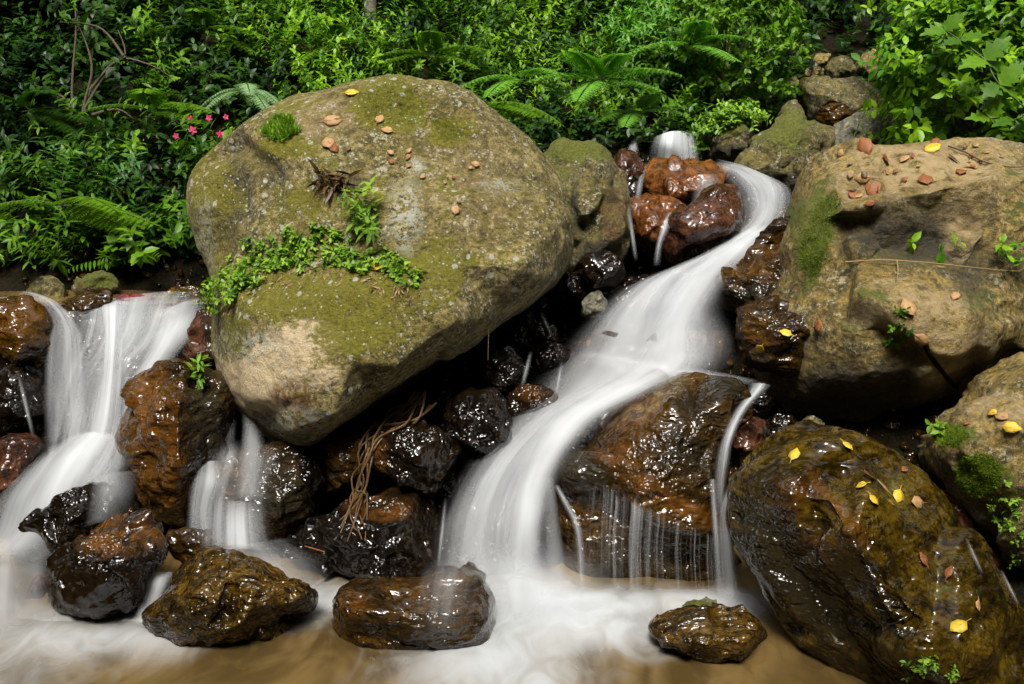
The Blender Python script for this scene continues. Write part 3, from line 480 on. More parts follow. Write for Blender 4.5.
# rubble under the huge boulder: hand placed ones
WR = [([(364,472),(369,442),(392,426),(430,424),(455,438),(466,465),(461,492),(430,498),(395,497),(370,492)], 5.62, 'rounded black shiny rock under the huge boulder, behind a hanging root', 'wet', {'orange': [(378,465,10,30,.8)]}),
      ([(442,412),(458,396),(488,387),(508,394),(514,430),(502,458),(476,468),(455,452)], 5.75, 'purplish black glossy rock left of the main fall', 'wet', {}),
      ([(330,520),(350,502),(390,494),(430,496),(448,506),(446,560),(436,585),(385,592),(340,588),(300,580),(280,560),(296,532)], 5.5, 'wide black dripping rock behind the flat block in the pool', 'wet', {'orange': [(385,505,40,10,.7)]}),
      ([(505,398),(520,386),(540,384),(557,394),(560,412),(545,426),(518,426),(506,414)], 5.95, 'round dark brown stone touching the main fall', 'wet', {'orange': [(535,390,20,10,.5)]}),
      ([(524,352),(535,343),(560,343),(577,352),(572,365),(545,372),(528,366)], 6.25, 'flat black stone with a trickle on each side', 'wet', {}),
      ([(528,335),(540,325),(558,328),(565,340),(550,347),(532,345)], 6.4, 'small black stone above the flat black one', 'wet', {}),
      ([(575,345),(590,336),(605,340),(606,352),(590,358),(575,356)], 6.5, 'small orange brown stone at the edge of the white water', 'wetbrown', {'orange': [(590,345,20,10,1)]}),
      ([(583,300),(596,290),(606,300),(606,320),(594,326),(584,316)], 6.62, 'small pale stone in the dark rubble near the main fall', 'grey', {}),
      ([(588,390),(598,358),(618,344),(645,348),(655,375),(640,395),(610,400)], 6.42, 'dark rounded rock veiled by the main fall', 'wet', {}),
      ([(470,372),(488,352),(515,350),(528,368),(520,392),(495,396),(474,388)], 6.05, 'black knobbly rock right of the purplish one', 'wet', {}),
      ([(320,470),(330,430),(352,415),(370,430),(368,480),(350,505),(325,500)], 5.75, 'brown upright rock behind the hanging root', 'wetbrown', {}),
      ([(280,460),(300,450),(322,462),(330,495),(315,520),(288,515),(275,490)], 5.75, 'black rock under the lower tip of the huge boulder', 'wet', {}),
      ([(300,540),(308,522),(325,518),(335,535),(328,556),(308,560)], 5.45, 'small black knob left of the wide dripping rock', 'wet', {}),
      ([(750,402),(755,390),(768,386),(778,396),(776,414),(762,420),(752,414)], 5.9, 'small round black stone right of the broad brown rock', 'wet', {}),
      ([(728,445),(735,425),(752,416),(768,424),(770,445),(758,468),(738,472)], 5.6, 'dark red glossy stone above the thin right fall', 'redbrown', {}),
      ([(764,438),(770,420),(785,414),(802,420),(806,438),(795,455),(775,458)], 5.55, 'black glossy stone at the head of the slanting boulder', 'wet', {}),
      ([(798,440),(800,424),(812,416),(826,424),(830,440),(815,450)], 5.65, 'small olive stone under the large tan boulder', 'mossy', {}),
      ([(820,440),(850,428),(900,428),(945,430),(950,470),(900,480),(850,470)], 6.1, 'dark recessed rock under the large tan boulder', 'wet', {}),
      ([(925,470),(940,480),(970,520),(1000,560),(1030,600),(1010,640),(960,600),(920,520)], 5.25, 'narrow reddish black rock in the gap right of the slanting boulder', 'redbrown', {}),
      ([(430,520),(450,505),(500,500),(560,520),(565,580),(540,610),(470,610),(435,590)], 5.75, 'dark rock face behind the foot of the main fall', 'wet', {}),
      ([(40,350),(60,330),(110,325),(190,345),(200,400),(180,450),(100,460),(50,450)], 6.75, 'dark rock face behind the left fall', 'wet', {}),
      ([(650,150),(660,138),(675,136),(680,148),(672,160),(655,160)], 8.5, 'small dark rock parting the uppermost fall', 'wet', {}),
      ([(690,178),(705,168),(725,165),(735,175),(720,185),(700,188)], 7.75, 'small orange stone at the head of the white water', 'orange', {}),
      ([(20,600),(40,575),(55,590),(50,625),(20,640),(-10,630),(-5,605)], 5.3, 'reddish stone under thin white water at the far left', 'redbrown', {}),
      ([(160,545),(175,530),(205,532),(225,540),(215,560),(185,566),(165,560)], 5.35, 'brown stone awash between the two left rocks', 'wetbrown', {})]
for ol, d, lb, mt, mk in WR: rock(ol, d, lb, mt, masks=mk, noise=.75, smooth=1)
# loose rubble in the dark hollow, nothing tells these apart
def inpoly(x, y, poly):
    r = False; j = len(poly) - 1
    for i in range(len(poly)):
        if (poly[i][1] > y) != (poly[j][1] > y) and x < (poly[j][0] - poly[i][0]) * (y - poly[i][1]) / (poly[j][1] - poly[i][1]) + poly[i][0]: r = not r
        j = i
    return r
HOL = [(290,455),(350,425),(440,370),(520,315),(580,270),(625,262),(640,280),(600,320),(570,350),(520,430),(470,470),(450,510),(440,560),(300,575),(270,540)]
n = 0
while n < 46:
    x, y = rnd.uniform(270, 640), rnd.uniform(260, 575)
    if not inpoly(x, y, HOL): continue
    d = 6.0 + (450 - y) / 150 * .55 + rnd.uniform(0, .2); r = rnd.uniform(11, 27); k = rnd.randint(7, 9); a0 = rnd.uniform(0, 6); sq = rnd.uniform(.6, .95); ro = rnd.uniform(-.6, .6)
    ol = []
    for i in range(k):
        a = a0 + 2 * math.pi * i / k; rr = r * rnd.uniform(.78, 1.15); u, v = rr * math.cos(a), rr * math.sin(a) * sq
        ol.append((x + u * math.cos(ro) - v * math.sin(ro), y + u * math.sin(ro) + v * math.cos(ro)))
    rock(ol, d, 'small black wet rock in the dark heap under the huge boulder', rnd.choice(['wet', 'wet', 'wetbrown']), noise=.9, smooth=1, group='black wet rocks heaped under the huge boulder', seed=n)
    n += 1

# ------------------------------------------------------------------ water
def cat_rows(rows, n):
    rows = np.array(rows, float); m = len(rows); t = np.linspace(0, m - 1, n); i = np.clip(t.astype(int), 0, m - 2); f = (t - i)[:, None]
    p0, p1, p2, p3 = rows[np.maximum(i - 1, 0)], rows[i], rows[i + 1], rows[np.minimum(i + 2, m - 1)]
    return .5 * (2 * p1 + (p2 - p0) * f + (2 * p0 - 5 * p1 + 4 * p2 - p3) * f * f + (3 * p1 - p0 - 3 * p2 + p3) * f ** 3)
def ribbon(name, rows, mat, bulge=.08, nu=28, off=0.0, dmul=1.0, wob=.012, f0=.04, f1=.12):
    """rows: (xL,yL,dL, xR,yR,dR, density)"""
    n = max(24, len(rows) * 12); rr = cat_rows(rows, n); tt_ = np.linspace(0, 1, n); rr[:, 6] = np.clip(rr[:, 6], 0, 2) * np.clip(tt_ / f0, 0, 1) * np.clip((1 - tt_) / f1, 0, 1) ** .8; u = np.linspace(0, 1, nu)
    L = P(rr[:, 0], rr[:, 1], rr[:, 2] - off); Rr = P(rr[:, 3], rr[:, 4], rr[:, 5] - off)
    V = L[:, None] * (1 - u)[None, :, None] + Rr[:, None] * u[None, :, None]
    V = V - (np.sin(math.pi * u)[None, :, None] ** .8) * bulge * FW + (np.sin(math.pi * u)[None, :, None]) * bulge * .5 * UP
    w = np.linalg.norm(Rr - L, axis=1); mid = (L + Rr) / 2; ln = np.concatenate([[0], np.cumsum(np.linalg.norm(np.diff(mid, axis=0), axis=1))])
    wm = w.mean(); X = np.broadcast_to(u[None] * wm, (n, nu)); Y = np.broadcast_to(ln[:, None], (n, nu))
    q = np.stack([X * 5, Y * 1.0, 0 * X + off * 40], -1).reshape(-1, 3); V = V.reshape(-1, 3) - (perlin(q + 31) * wob * 3)[:, None] * FW
    at = {'wu': np.broadcast_to(u[None], (n, nu)).ravel(), 'dens': np.broadcast_to(np.clip(rr[:, 6], 0, 2)[:, None] * dmul, (n, nu)).ravel()}
    o = mesh_obj(name, V, gridfaces(n, nu), M[mat], attrs=at, uv=np.stack([X.ravel(), Y.ravel()], 1)); tag(o, kind='structure'); return o
main = [(700,174,7.9, 728,167,7.95, .6),(722,182,7.6, 765,176,7.75, .9),(734,205,7.3, 795,192,7.5, 1),(732,230,7.1, 790,226,7.15, 1),(680,262,6.85, 772,250,6.8, 1),(612,292,6.68, 738,278,6.55, .95),
        (574,325,6.55, 730,308,6.3, .9),(540,362,6.35, 745,345,6.1, .85),(508,402,6.1, 735,372,5.9, .85),(474,440,5.9, 665,392,5.75, .9),(450,480,5.7, 590,445,5.6, .9),(432,520,5.55, 560,500,5.4, .9),(422,560,5.45, 556,550,5.25, .95),(416,590,5.3, 575,588,5.15, .7),(424,614,5.15, 575,614,5.0, 0)]
ribbon('waterfall', main, 'silk', .10, dmul=.55, f1=.2)
ribbon('waterfall', [(r[0] + 6, r[1], r[2], r[3] - 8, r[4], r[5], r[6]) for r in main], 'silk2', .13, off=.05, dmul=.42, f1=.2)
ribbon('waterfall', [(735,235,7.05, 780,232,7.05, .9),(690,262,6.8, 765,252,6.75, 1),(655,300,6.5, 728,290,6.45, .9),(625,340,6.3, 712,330,6.2, .8),(590,380,6.0, 720,365,5.95, .95),(545,410,5.8, 680,385,5.75, 1),(520,440,5.7, 612,420,5.6, 1),(505,490,5.5, 566,475,5.45, 1),(497,540,5.3, 553,530,5.25, 1),(490,580,5.2, 556,580,5.15, .8),(484,616,5.05, 564,616,5.0, 0)], 'silk', .10, off=.08, dmul=.68, f1=.25)
ribbon('waterfall', [(560,365,6.15, 600,350,6.1, .1),(590,372,6.0, 755,378,5.82, .9),(620,390,5.85, 768,386,5.8, .5)], 'foamy', .05, dmul=.9)
ribbon('waterfall', [(650,139,8.3, 697,136,8.3, 1),(646,150,8.2, 700,148,8.2, 1),(640,168,8.1, 704,168,8.1, .8)], 'silk2', .08, dmul=1.2, f1=.05)
ribbon('waterfall', [(650,139,8.32, 697,136,8.32, .8),(646,150,8.22, 700,148,8.22, .8),(640,168,8.12, 704,168,8.12, .5)], 'silk', .08, dmul=.6)
ribbon('waterfall', [(628,142,8.4, 640,141,8.4, .7),(626,152,8.35, 640,152,8.35, .7),(624,165,8.3, 642,165,8.3, .4)], 'silk', .03, dmul=.9)
# overflow round the flat orange rock
ribbon('waterfall', [(636,172,7.5, 650,160,7.4, .2),(634,190,7.2, 644,190,7.2, .5),(632,200,7.1, 642,202,7.05, .1)], 'strand', .02)
ribbon('waterfall', [(692,178,7.15, 722,176,7.15, .15),(690,192,7.0, 722,192,7.0, .45),(688,206,6.9, 710,206,6.9, .1)], 'silk', .04, dmul=.8)
ribbon('waterfall', [(664,214,6.85, 676,212,6.85, .15),(658,228,6.72, 672,228,6.72, .7),(654,246,6.68, 664,246,6.68, .6),(650,268,6.66, 662,268,6.66, .1)], 'strand', .02)
# spray and spread at the foot of the main fall
ribbon('spray', [(400,545,5.2, 600,540,5.2, 0),(405,575,5.12, 625,570,5.1, .6),(400,605,4.98, 650,600,4.98, .7),(380,635,4.86, 660,628,4.86, .0)], 'foamy', .10, dmul=.55, f0=.3, f1=.4)
ribbon('spray', [(440,560,5.05, 580,556,5.05, 0),(430,590,4.98, 600,588,4.95, .8),(420,625,4.82, 610,622,4.82, .7),(400,660,4.66, 600,655,4.66, 0)], 'foamy', .10, dmul=.6, f0=.3, f1=.4)
ribbon('spray', [(690,585,5.1, 765,585,5.1, 0),(680,600,5.02, 780,600,5.02, .6),(665,618,4.95, 790,618,4.95, 0)], 'foamy', .05, dmul=.6, f0=.3, f1=.4)
# thin right fall
ribbon('waterfall', [(744,384,5.8, 775,386,5.8, .7),(742,394,5.6, 770,390,5.65, .9),(728,416,5.35, 750,410,5.35, .8),(718,440,5.25, 736,438,5.2, .75),(712,462,5.2, 732,462,5.15, .5),(710,490,5.17, 728,490,5.14, .35),(710,520,5.15, 728,520,5.12, .2)], 'strand', .03, dmul=1.1)
ribbon('waterfall', [(742,478,5.05, 752,478,5.05, .3),(728,484,5.08, 742,482,5.08, .9),(720,500,5.1, 732,500,5.1, .8),(715,520,5.1, 730,520,5.1, .6),(712,542,5.1, 738,542,5.1, .9),(712,570,5.1, 742,570,5.1, .9),(710,590,5.1, 746,590,5.1, .7),(704,612,5.05, 752,612,5.05, 0)], 'strand', .03, dmul=1.0)
ribbon('waterfall', [(706,480,5.1, 718,480,5.1, .7),(708,500,5.1, 718,500,5.1, .6),(710,540,5.08, 722,540,5.08, .7),(712,606,5.08, 726,606,5.08, .4)], 'strand', .02, dmul=.8)
# curtain of threads below the broad rock
ribbon('waterfall', [(572,478,5.25, 735,545,5.12, .0),(572,492,5.2, 735,552,5.1, .8),(568,530,5.18, 735,570,5.1, .7),(568,590,5.16, 738,602,5.1, .5)], 'thread', .04, nu=60, dmul=.55)
ribbon('waterfall', [(590,478,5.22, 660,512,5.12, .0),(590,492,5.18, 660,525,5.1, .9),(588,530,5.16, 658,555,5.08, .7),(588,600,5.12, 655,600,5.08, .35)], 'thread', .03, nu=50, dmul=.6, off=.03)
ribbon('waterfall', [(552,488,5.3, 560,484,5.3, .3),(560,504,5.25, 570,502,5.2, .8),(570,525,5.22, 582,523,5.16, .8),(574,550,5.2, 586,550,5.13, .6),(576,600,5.18, 588,600,5.1, .3)], 'strand', .02)
ribbon('waterfall', [(540,480,5.45, 556,478,5.4, .4),(540,520,5.35, 562,520,5.3, .5),(538,606,5.2, 575,606,5.15, .4)], 'silk', .03, dmul=.6)
# left fall
ribbon('waterfall', [(66,310,6.95, 215,290,7.1, .75),(66,316,6.75, 208,300,6.75, .9),(66,330,6.5, 200,318,6.45, .95),(62,350,6.35, 186,345,6.3, .9),(50,385,6.28, 150,380,6.2, .85),(40,430,6.2, 140,430,6.12, .9),(30,462,6.1, 136,460,5.95, 1),(5,500,5.85, 132,490,5.7, .9)], 'silk2', .08, dmul=.6)
ribbon('waterfall', [(92,310,6.9, 150,306,6.9, .6),(94,320,6.6, 146,318,6.6, 1),(98,345,6.35, 140,345,6.35, 1),(94,390,6.22, 138,390,6.2, 1),(80,440,6.1, 138,440,6.05, 1),(50,470,5.95, 134,470,5.85, 1),(10,520,5.7, 110,500,5.65, .8)], 'silk2', .10, off=.04, dmul=.9)
ribbon('waterfall', [(150,318,6.55, 216,296,6.95, .6),(146,335,6.45, 208,316,6.5, .95),(138,360,6.3, 196,338,6.32, .95),(126,388,6.22, 176,366,6.22, .9),(118,430,6.12, 150,425,6.1, .7)], 'silk', .06, off=.03, dmul=.9)
ribbon('waterfall', [(14,296,6.85, 40,294,6.9, .3),(38,306,6.55, 60,302,6.6, .8),(50,325,6.3, 78,320,6.35, .8),(44,345,6.22, 90,342,6.25, .9),(42,390,6.15, 92,388,6.15, .85),(44,445,6.08, 95,445,6.05, .9)], 'silk2', .05, off=.02, dmul=.85)
ribbon('waterfall', [(-60,300,6.9, 20,296,6.9, .3),(-60,310,6.7, 30,303,6.75, .25)], 'silk', .0)
ribbon('waterfall', [(36,308,6.85, 212,294,7.1, .5),(40,325,6.5, 204,316,6.5, .75),(40,350,6.36, 190,342,6.36, .7),(38,395,6.3, 160,385,6.25, .65),(34,445,6.2, 150,440,6.15, .8)], 'silk2', .05, dmul=.6)
ribbon('waterfall', [(208,440,5.75, 285,440,5.75, .0),(200,462,5.55, 285,462,5.5, .5),(192,490,5.42, 275,492,5.4, .5),(186,520,5.36, 275,522,5.3, .8),(180,552,5.3, 285,555,5.25, .6)], 'silk2', .03, dmul=.6, f0=.2)
# slide at lower left
ribbon('waterfall', [(60,440,6.1, 140,438,6.05, .6),(15,470,5.95, 136,462,5.8, 1),(-15,505,5.75, 128,495,5.6, 1),(-30,545,5.6, 118,520,5.5, .9),(-40,575,5.5, 60,562,5.4, .6)], 'foamy', .12, dmul=1.1)
ribbon('waterfall', [(88,480,5.35, 145,470,5.6, .3),(86,500,5.25, 140,495,5.45, .6),(80,530,5.2, 130,520,5.4, .3)], 'silk', .04, dmul=.8)
ribbon('waterfall', [(-40,535,5.5, 66,545,5.4, .8),(-40,570,5.35, 62,570,5.3, .9),(-40,605,5.0, 60,605,5.0, .9),(-40,640,4.8, 66,638,4.8, .9)], 'foamy', .06, dmul=.9, f0=.35, f1=.3)
ribbon('spray', [(-60,590,5.2, 190,590,5.2, 0),(-60,620,5.03, 210,618,5.03, .7),(-60,650,4.8, 230,645,4.8, .5),(-60,675,4.62, 200,670,4.62, 0)], 'foamy', .05, dmul=.7, f0=.3, f1=.4)
# second left fall
ribbon('waterfall', [(218,385,6.2, 236,380,6.2, .4),(216,410,6.05, 240,405,6.1, .8),(212,440,5.95, 238,440,5.95, .8),(206,470,5.8, 240,465,5.8, .3)], 'silk', .03, dmul=.75)
ribbon('waterfall', [(240,400,6.15, 262,408,6.15, .3),(240,430,5.9, 268,440,5.9, .7),(236,470,5.6, 268,472,5.6, .45),(232,500,5.45, 266,502,5.45, .4)], 'silk', .03, dmul=.7)
ribbon('waterfall', [(194,466,5.75, 222,460,5.75, .7),(188,480,5.6, 224,482,5.55, .9),(186,510,5.5, 215,512,5.5, .7),(184,545,5.35, 220,545,5.35, .6)], 'silk2', .03, dmul=.9)
ribbon('waterfall', [(212,500,5.45, 268,505,5.4, .3),(210,520,5.4, 268,522,5.38, .9),(208,550,5.3, 272,552,5.25, .8)], 'silk2', .03, dmul=.9)
ribbon('waterfall', [(160,560,5.5, 300,535,5.5, .4),(150,575,5.25, 330,560,5.35, .9),(140,600,5.15, 345,590,5.15, .85),(130,620,5.0, 350,615,5.0, .5)], 'foamy', .02, dmul=.8)
ribbon('waterfall', [(146,574,5.1, 180,572,5.1, .8),(142,595,5.0, 168,595,5.0, .9),(128,625,4.9, 160,630,4.9, .8)], 'silk', .03, dmul=.9)
# trickles
for pts, dn in (([(541,312),(546,322),(551,336)], 6.28), ([(531,352),(524,368),(522,388)], 5.95), ([(562,362),(560,378),(556,396)], 5.95), ([(18,372),(22,405),(34,440)], 5.9), ([(628,205),(632,230),(636,262)], 6.5),
                ([(965,538),(975,555),(982,575)], 4.85), ([(1000,570),(1010,588),(1018,606)], 4.85), ([(446,498),(443,530),(438,570)], 5.12)):
    w = 3.8
    hp = [hit(x, y) for x, y in pts]; dn = min([float((h_[0] - CAM) @ FW) for h_ in hp if h_] + [dn]) - .015
    ribbon('trickle', [(x - w, y, dn, x + w, y, dn, (0, .8, 0)[i if i < 2 else 2] if len(pts) == 3 else (0, .8, .8, 0)[i]) for i, (x, y) in enumerate([pts[0]] + [((pts[0][0] + pts[-1][0]) / 2, (pts[0][1] + pts[-1][1]) / 2)] + [pts[-1]])], 'strand', .01, nu=10, dmul=.7)
# veil over the flat block in the pool
ribbon('waterfall', [(418,560,5.1, 492,560,5.1, .0),(412,582,4.8, 488,580,4.8, .5),(408,610,4.6, 482,610,4.6, .3),(404,645,4.55, 476,645,4.55, .0)], 'silk2', .02, dmul=.5)

# pools
def pool(name, x0, x1, y0, y1, z, nx, ny, blobs, mat='pool'):
    X, Y = np.meshgrid(np.linspace(x0, x1, nx), np.linspace(y0, y1, ny)); q = np.stack([X.ravel() * 1.5, Y.ravel() * 1.5, 0 * X.ravel()], 1)
    wz = fbm(q, 3); Z = np.full(X.size, z) + .006 * wz; f = np.zeros(X.size)
    for bx, by, d, rx, ry, st in blobs:
        c = P(bx, by, d); r = np.sqrt(((X.ravel() - c[0]) / rx) ** 2 + ((Y.ravel() - c[1]) / ry) ** 2) + wz * .18; g = st * np.exp(-r ** 2 * 1.3); f = f + g * .8; Z = Z + .035 * g * g
    f = 1.15 * (1 - np.exp(-f * 1.1))
    return tag(mesh_obj(name, np.stack([X.ravel(), Y.ravel(), Z], 1), gridfaces(ny, nx), M[mat], attrs={'foam': f}, origin=(0, 0, z)), kind='structure')
zb = lambda y: zdepth(y)
pool('pool_water', -5, 3.5, 1.5, 5.7, 0, 220, 130, [(520,612,zb(612),.42,.45,1.15),(600,622,zb(622),.50,.30,.85),(460,660,zb(660),.45,.35,.85),(540,684,zb(684),.35,.45,.8),(728,608,zb(608),.22,.20,1.0),(650,600,zb(600),.5,.2,.8),(40,640,zb(640),.6,.3,.95),(150,640,zb(640),.35,.2,.9),(250,600,zb(600),.5,.3,.85),(330,605,zb(605),.3,.3,.8),(-50,684,zb(684),.7,.2,.6),(670,640,zb(640),.3,.2,.55)])
pool('upper_pool_water', -4.6, -1.6, 6.62, 7.5, 1.25, 60, 30, [(180,304,6.7,.4,.12,.5),(100,306,6.7,.3,.1,.3)])
pool('stream_water', 1.1, 1.55, 8.42, 9.2, 2.30, 30, 30, [(690,140,8.4,1,.6,.6)])

exec_veg = True

# ------------------------------------------------------------------ vegetation tools
def template(w, fold=.25, droop=.18, teeth=0):
    if teeth:      # lobed leaf: centre line and two scalloped margins
        xs = np.linspace(0, 1, teeth * 2 + 1); V = []; Fc = []
        for i, x in enumerate(xs):
            env = math.sin(math.pi * min(1, x * 1.05) ** .62) * w * (1.0 if i % 2 else .55); z = -droop * x * x
            V += [(x, 0, z), (x + (.06 if i % 2 else 0), env, z + env * fold), (x + (.06 if i % 2 else 0), -env, z + env * fold)]
        for i in range(len(xs) - 1):
            a, b = 3 * i, 3 * i + 3
            Fc += [(a, b, b + 1), (a, b + 1, a + 1), (a, a + 2, b + 2), (a, b + 2, b)]
        return np.array(V), np.array(Fc)
    V = [(0, 0, 0)]
    for x, k in ((.28, .85), (.62, .9)):
        z = -droop * x * x; V += [(x, 0, z), (x, w * k, z + w * fold), (x, -w * k, z + w * fold)]
    V.append((1, 0, -droop))
    Fc = [(0, 1, 2), (0, 3, 1), (1, 4, 5), (1, 5, 2), (1, 3, 6), (1, 6, 4), (4, 7, 5), (4, 6, 7)]
    return np.array(V), np.array(Fc)
KITE = (np.array([(0, 0, 0), (.45, .2, .04), (.45, -.2, .04), (1, 0, -.12)]), np.array([(0, 2, 1), (1, 2, 3)]))
T_LANCE = template(.14); T_OVAL = template(.26); T_BROAD = template(.40, .18, .25); T_LOBED = template(.46, .12, .22, 4); T_NARROW = template(.085, .1, .3)
def norm(a): return a / (np.linalg.norm(a, axis=-1, keepdims=True) + 1e-9)
class Leaves:
    def __init__(s): s.V = []; s.Fc = []; s.A = []; s.n = 0
    def add(s, T, pos, d, nrm, L, shade):
        TVt, TF = T; d = norm(d); y = norm(np.cross(nrm, d)); z = np.cross(d, y); L = np.broadcast_to(np.asarray(L, float), (len(pos),))
        V = pos[:, None] + (d[:, None] * TVt[None, :, 0, None] + y[:, None] * TVt[None, :, 1, None] + z[:, None] * TVt[None, :, 2, None]) * L[:, None, None]
        k = len(TVt); s.Fc.append((TF[None] + (np.arange(len(pos)) * k)[:, None, None] + s.n).reshape(-1, 3)); s.V.append(V.reshape(-1, 3)); s.A.append(np.repeat(np.broadcast_to(shade, (len(pos),)), k)); s.n += len(pos) * k
    def arrays(s): return np.concatenate(s.V), np.concatenate(s.Fc), np.concatenate(s.A)
def tube_arrays(pts, r0, r1, k=6):
    p = np.array(pts, float); n = len(p); t = norm(np.gradient(p, axis=0)); a = norm(np.cross(t, np.array([.3, .9, .2]))); b = np.cross(t, a)
    th = np.linspace(0, 2 * math.pi, k, endpoint=False); r = np.linspace(r0, r1, n)[:, None, None]
    V = (p[:, None] + r * (np.cos(th)[None, :, None] * a[:, None] + np.sin(th)[None, :, None] * b[:, None])).reshape(-1, 3)
    q = gridfaces(n, k, True); f = np.concatenate([q[:, [0, 1, 2]], q[:, [0, 2, 3]]]); return V, f
def merge(parts):
    V = []; Fc = []; n = 0
    for v, f in parts: V.append(v); Fc.append(f + n); n += len(v)
    return np.concatenate(V), np.concatenate(Fc)
def smooth_path(p, n=16): return cat_rows(p, n)
UPV = np.array([0, 0, 1.0])
def sprig_leaves(lv, base, direc, h, n, L, T=T_LANCE, spread=1.0, bend=.3, rg=RNG, sh=(0, 1), whorl=2, stems=None):
    direc = norm(np.array(direc, float)); side = norm(np.cross(direc, UPV + .01)); bd = rg.normal(size=3) * bend
    t = np.linspace(.15, 1, n); pos = base + direc * (t * h)[:, None] + bd * (t ** 2 * h * .5)[:, None] - UPV * (t ** 2.5 * h * .12)[:, None]
    tan = norm(np.gradient(pos, axis=0)); a0 = rg.uniform(0, 6.28)
    P_, D_, N_ = [], [], []
    for w in range(whorl):
        ang = a0 + np.arange(n) * 2.4 + w * 2 * math.pi / whorl
        e1 = norm(np.cross(tan, np.array([.2, 1, .1]))); e2 = np.cross(tan, e1); out = e1 * np.cos(ang)[:, None] + e2 * np.sin(ang)[:, None]
        dd = norm(out * spread + tan * .45 + UPV * -.08 + rg.normal(size=(n, 3)) * .14); P_.append(pos); D_.append(dd); N_.append(norm(UPV * .9 + tan * .5 + rg.normal(size=(n, 3)) * .25))
    P_, D_, N_ = map(np.concatenate, (P_, D_, N_)); sz = L * np.tile(np.sin(np.clip(t, .2, 1) * 2.4) * .5 + .55, whorl) * rg.uniform(.75, 1.2, len(P_))
    lv.add(T, P_, D_, N_, sz, rg.uniform(*sh) + rg.uniform(-.25, .25, len(P_)))
    if stems is not None: stems.append(tube_arrays(np.concatenate([[base], pos]), .004 * h / .4, .0015, 4))
def frond_leaves(lv, base, direc, L, npin, plen, droop=.5, rg=RNG, sh=.5, T=T_NARROW, bip=False, stems=None, width=None):
    direc = norm(np.array(direc, float)); t = np.linspace(0, 1, npin + 3); hor = norm(np.array([direc[0], direc[1], 0]))
    pos = base + direc * (t * L)[:, None] - UPV * (t ** 2 * L * droop)[:, None] + hor * (t ** 2 * L * droop * .2)[:, None]
    tan = norm(np.gradient(pos, axis=0)); sd = norm(np.cross(tan, UPV)); up = np.cross(sd, tan)
    k = np.arange(3, npin + 3); tt = (k - 2) / npin; sz = plen * np.sin(np.clip(.12 + .88 * (1 - tt), 0, 1) ** .8 * math.pi * .62) ** .8 + plen * .05
    for s_ in (1, -1):
        dd = norm(sd[k] * s_ + tan[k] * .35 - UPV * .12 + rg.normal(size=(len(k), 3)) * .04)
        if not bip: lv.add(T, pos[k], dd, up[k], sz, sh + rg.uniform(-.12, .12, len(k)))
        else:
            m = 9
            for j in range(m):
                f = (j + .7) / m; pp = pos[k] + dd * (sz * f)[:, None] - UPV * (sz * f * f * .12)[:, None]; ll = sz * .34 * (1.15 - f)
                for q in (1, -1): lv.add(KITE, pp, norm(tan[k] * q + dd * .5), up[k], ll, sh + rg.uniform(-.12, .12, len(k)))
    if stems is not None: stems.append(tube_arrays(pos, .004, .0015, 4))
def stuff(name, lv, mat, label, cat='undergrowth'):
    V, f, a = lv.arrays(); o = mesh_obj(name, V, f, M[mat], attrs={'shade': a}, smooth=True); return tag(o, label, cat, kind='stuff')
def plant(name, base, lv, stems, mat, label, cat, group=None, stem_mat='stem', extra=None):
    e = empty(name, base); tag(e, label, cat, group); V, f, a = lv.arrays(); mesh_obj('foliage', V, f, M[mat], parent=e, attrs={'shade': a}, origin=base)
    if stems and len(stems) <= 14:
        for V, f in stems: mesh_obj('stem', V, f, M[stem_mat], parent=e, origin=base)
    elif stems: V, f = merge(stems); mesh_obj('stem', V, f, M[stem_mat], parent=e, origin=base)
    return e

# ------------------------------------------------------------------ undergrowth on the slope
def slope_points(n, x0, x1, y0, y1, rg, keep):
    x = rg.uniform(x0, x1, n); y = rg.uniform(y0, y1, n); k = np.array([keep(a, b) for a, b in zip(x, y)]); x, y = x[k], y[k]; return np.stack([x, y, terr(x, y)], 1)
def keep(x, y):
    if x < -1.75 and y < 7.45: return False
    if .15 < x < 2.0 and y < 8.55: return False
    if 1.9 <= x < 3.4 and y < 9.9 and x > 1.9 + max(0, y - 8.6) * .25: return False
    if x > 2.0 and y < 7.3: return False
    return True
rg = np.random.default_rng(21)
edge_lv = Leaves()
for p in slope_points(2600, -8, 8, 3.5, 7.4, rg, lambda x, y: (x > 4.1 and y > 3.6) or (x < -4.6 and y > 5.6)):
    sprig_leaves(edge_lv, p - UPV * .05, np.array([rg.normal() * .4, -.3, .9]), rg.uniform(.25, .5), 10, .10, T_OVAL, rg=rg)
zones = {'left': Leaves(), 'dark': Leaves(), 'mid': Leaves(), 'bright': Leaves()}
pts = slope_points(12500, -6.8, 6.8, 6.9, 13.5, rg, keep)
